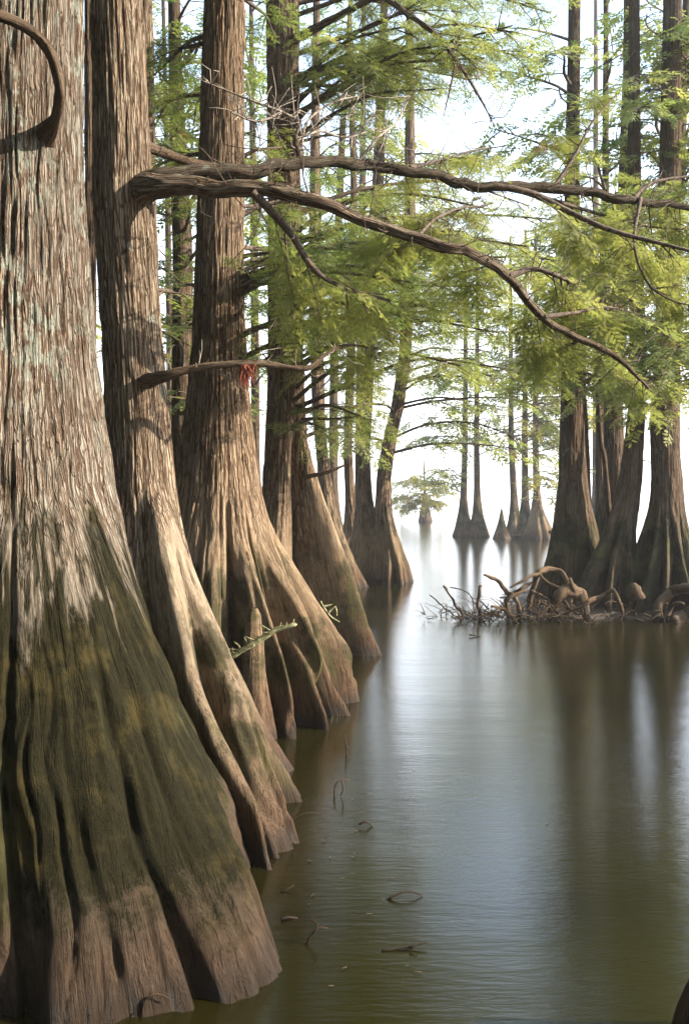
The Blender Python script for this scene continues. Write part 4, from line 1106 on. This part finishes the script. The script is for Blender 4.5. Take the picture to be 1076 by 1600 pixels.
# ------------------------------------------------------------------ unseen trees added beside and behind the view to block sky light
GO = 'unseen trees added around the view to shade the trunks'
off = [(-4.2, 6.5, .3, 1.1, 12, 'added shade tree behind the nearest trunk on the left'), (-4.0, 11, .3, 1.1, 12, 'added shade tree on the left behind the tan trunk'), (-6.5, 16, .3, 1.1, 14, 'added shade tree deeper on the left'),
       (-7.5, 9, .3, 1.1, 14, 'added shade tree at the far left'),
       (-5.2, 1.6, .3, 1.1, 13, 'added shade tree on the left beside the viewer'), (-5.5, 13.2, .3, 1.1, 14, 'another added shade tree deeper on the left'),
       (-3.2, -3.0, .3, 1.1, 13, 'added shade tree behind the viewer on the left'), (0.4, -4.6, .3, 1.1, 13, 'added shade tree straight behind the viewer'), (3.6, -4.2, .3, 1.1, 13, 'added shade tree behind the viewer on the right'),
       (-1.5, -8.5, .3, 1.1, 15, 'added shade tree well behind the viewer on the left'), (2.2, -9.0, .3, 1.1, 15, 'added shade tree well behind the viewer'), (-6.5, -5.5, .3, 1.1, 14, 'added shade tree far behind on the left'), (6.5, -7.0, .3, 1.1, 14, 'added shade tree far behind on the right'),
       (-4.6, -1.2, .3, 1.1, 13, 'added shade tree close behind the viewer on the left'), (1.9, -2.2, .3, 1.1, 14, 'added shade tree close behind the viewer on the right'), (5.2, -3.0, .3, 1.1, 14, 'added shade tree behind the viewer farther right'), (-9.5, 4.5, .3, 1.1, 14, 'outermost added shade tree on the left'), (-9.5, 12.5, .3, 1.1, 15, 'outermost far shade tree added on the left')]
for k, (x, y, r, rb, h, lab) in enumerate(off):
    ax = [(-.5, x, y), (0, x, y), (h, x + .2, y + .1)]
    t = tree_root('bald_cypress', ax, lab, GO)
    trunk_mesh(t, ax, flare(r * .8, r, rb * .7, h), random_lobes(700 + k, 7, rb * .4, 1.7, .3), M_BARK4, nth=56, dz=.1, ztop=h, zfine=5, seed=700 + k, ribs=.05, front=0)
    fo = Foliage()
    R = random.Random(740 + k)
    nb, zl, zh, lb = 24, 2.2, h - .5, 2.8
    for j in range(nb):
        a = R.uniform(0, 6.28) if y < 0 else (R.uniform(1.9, 4.4) if x < 0 else R.uniform(-1.1, 1.1)); z = R.uniform(zl, zh); tb = Tubes()
        l = lb * R.uniform(.6, 1.2)
        grow(tb, fo, bough(ax, z, axis_at(ax, z) + np.array([math.cos(a) * l, math.sin(a) * l, R.uniform(-.2, .4)]), seed=j + 50 * k), .04, .012, gap=.36, shoot=1.15, sp_gap=.24, size=1.3 if y < 0 or x < -4.5 else 1.0, near=0, seed=j + 50 * k)
        tb.build('bough', M_TWIG, t)
    fo.build(M_LEAF_A, t)
def canopy(t, ax, seed, n, z0, z1, lb, a0, a1):  # coarse high boughs added above the view to block overhead sky light
    fo = Foliage(); R = random.Random(seed)
    for j in range(n):
        a = R.uniform(a0, a1); z = R.uniform(z0, z1); l = lb * R.uniform(.6, 1.2); tb = Tubes()
        grow(tb, fo, bough(ax, z, axis_at(ax, z) + np.array([math.cos(a) * l, math.sin(a) * l, R.uniform(.1, .7)]), seed=j + seed), .04, .012, gap=.36, shoot=1.15, sp_gap=.30, size=1.15, near=0, seed=j + seed)
        tb.build('bough', M_TWIG, t)
    fo.build(M_LEAF_A, t)
canopy(t1, ax1, 2000, 16, 6.5, 10.5, 2.4, 0, 6.28)
canopy(t2, ax2, 2100, 16, 7.5, 10.8, 2.6, .6, 5.6)
canopy(t3, ax3, 2200, 15, 8.0, 11.8, 2.4, 1.5, 4.8)
canopy(t4, ax4, 2300, 14, 9.5, 12.8, 2.4, 1.5, 4.8)
V, F = [], []; R = random.Random(77)
for k in range(260):
    if k % 3 == 0: d = R.uniform(3.4, 12); px = 300 + R.random() * 330
    elif k % 3 == 1: d = R.uniform(12.8, 13.9); px = R.uniform(700, 1076)
    else: d = R.uniform(3.3, 30); px = R.uniform(380, 1076)
    x = PX(px, d); a = R.uniform(0, 6.28); l = R.uniform(.004, .014); w = R.uniform(.001, .0035)
    u, v = np.array([math.cos(a), math.sin(a), 0]) * l, np.array([-math.sin(a), math.cos(a), 0]) * w
    c = np.array([x, d, .006]); n0 = len(V); V += [c - u - v, c + u - v, c + u + v, c - u + v]; F.append([n0, n0 + 1, n0 + 2, n0 + 3])
tag(mesh_obj('floating_litter', np.array(V), np.array(F), M_DEADLEAF_B, smooth=False), 'tiny fallen needles and bark flecks floating on the water', 'litter', kind='stuff')

def haze(density):
    m, nt, out = new_mat('morning_haze')
    v = N(nt, 'ShaderNodeVolumePrincipled')
    v.inputs['Color'].default_value = (0.97, 0.985, 1.0, 1)
    v.inputs['Density'].default_value = density
    v.inputs['Anisotropy'].default_value = 0.0
    nt.links.new(v.outputs[0], out.inputs['Volume'])
    x0, x1, y0, y1, z0, z1 = -405, 405, -45, 425, -1.5, 26
    V = np.array([[x, y, z] for x in (x0, x1) for y in (y0, y1) for z in (z0, z1)], dtype=float)
    F = np.array([[0, 1, 3, 2], [4, 6, 7, 5], [0, 4, 5, 1], [2, 3, 7, 6], [0, 2, 6, 4], [1, 5, 7, 3]])
    tag(mesh_obj('haze', V, F, m, smooth=False), 'bright thin haze over the lake', 'haze', kind='stuff')
haze(0.0011)
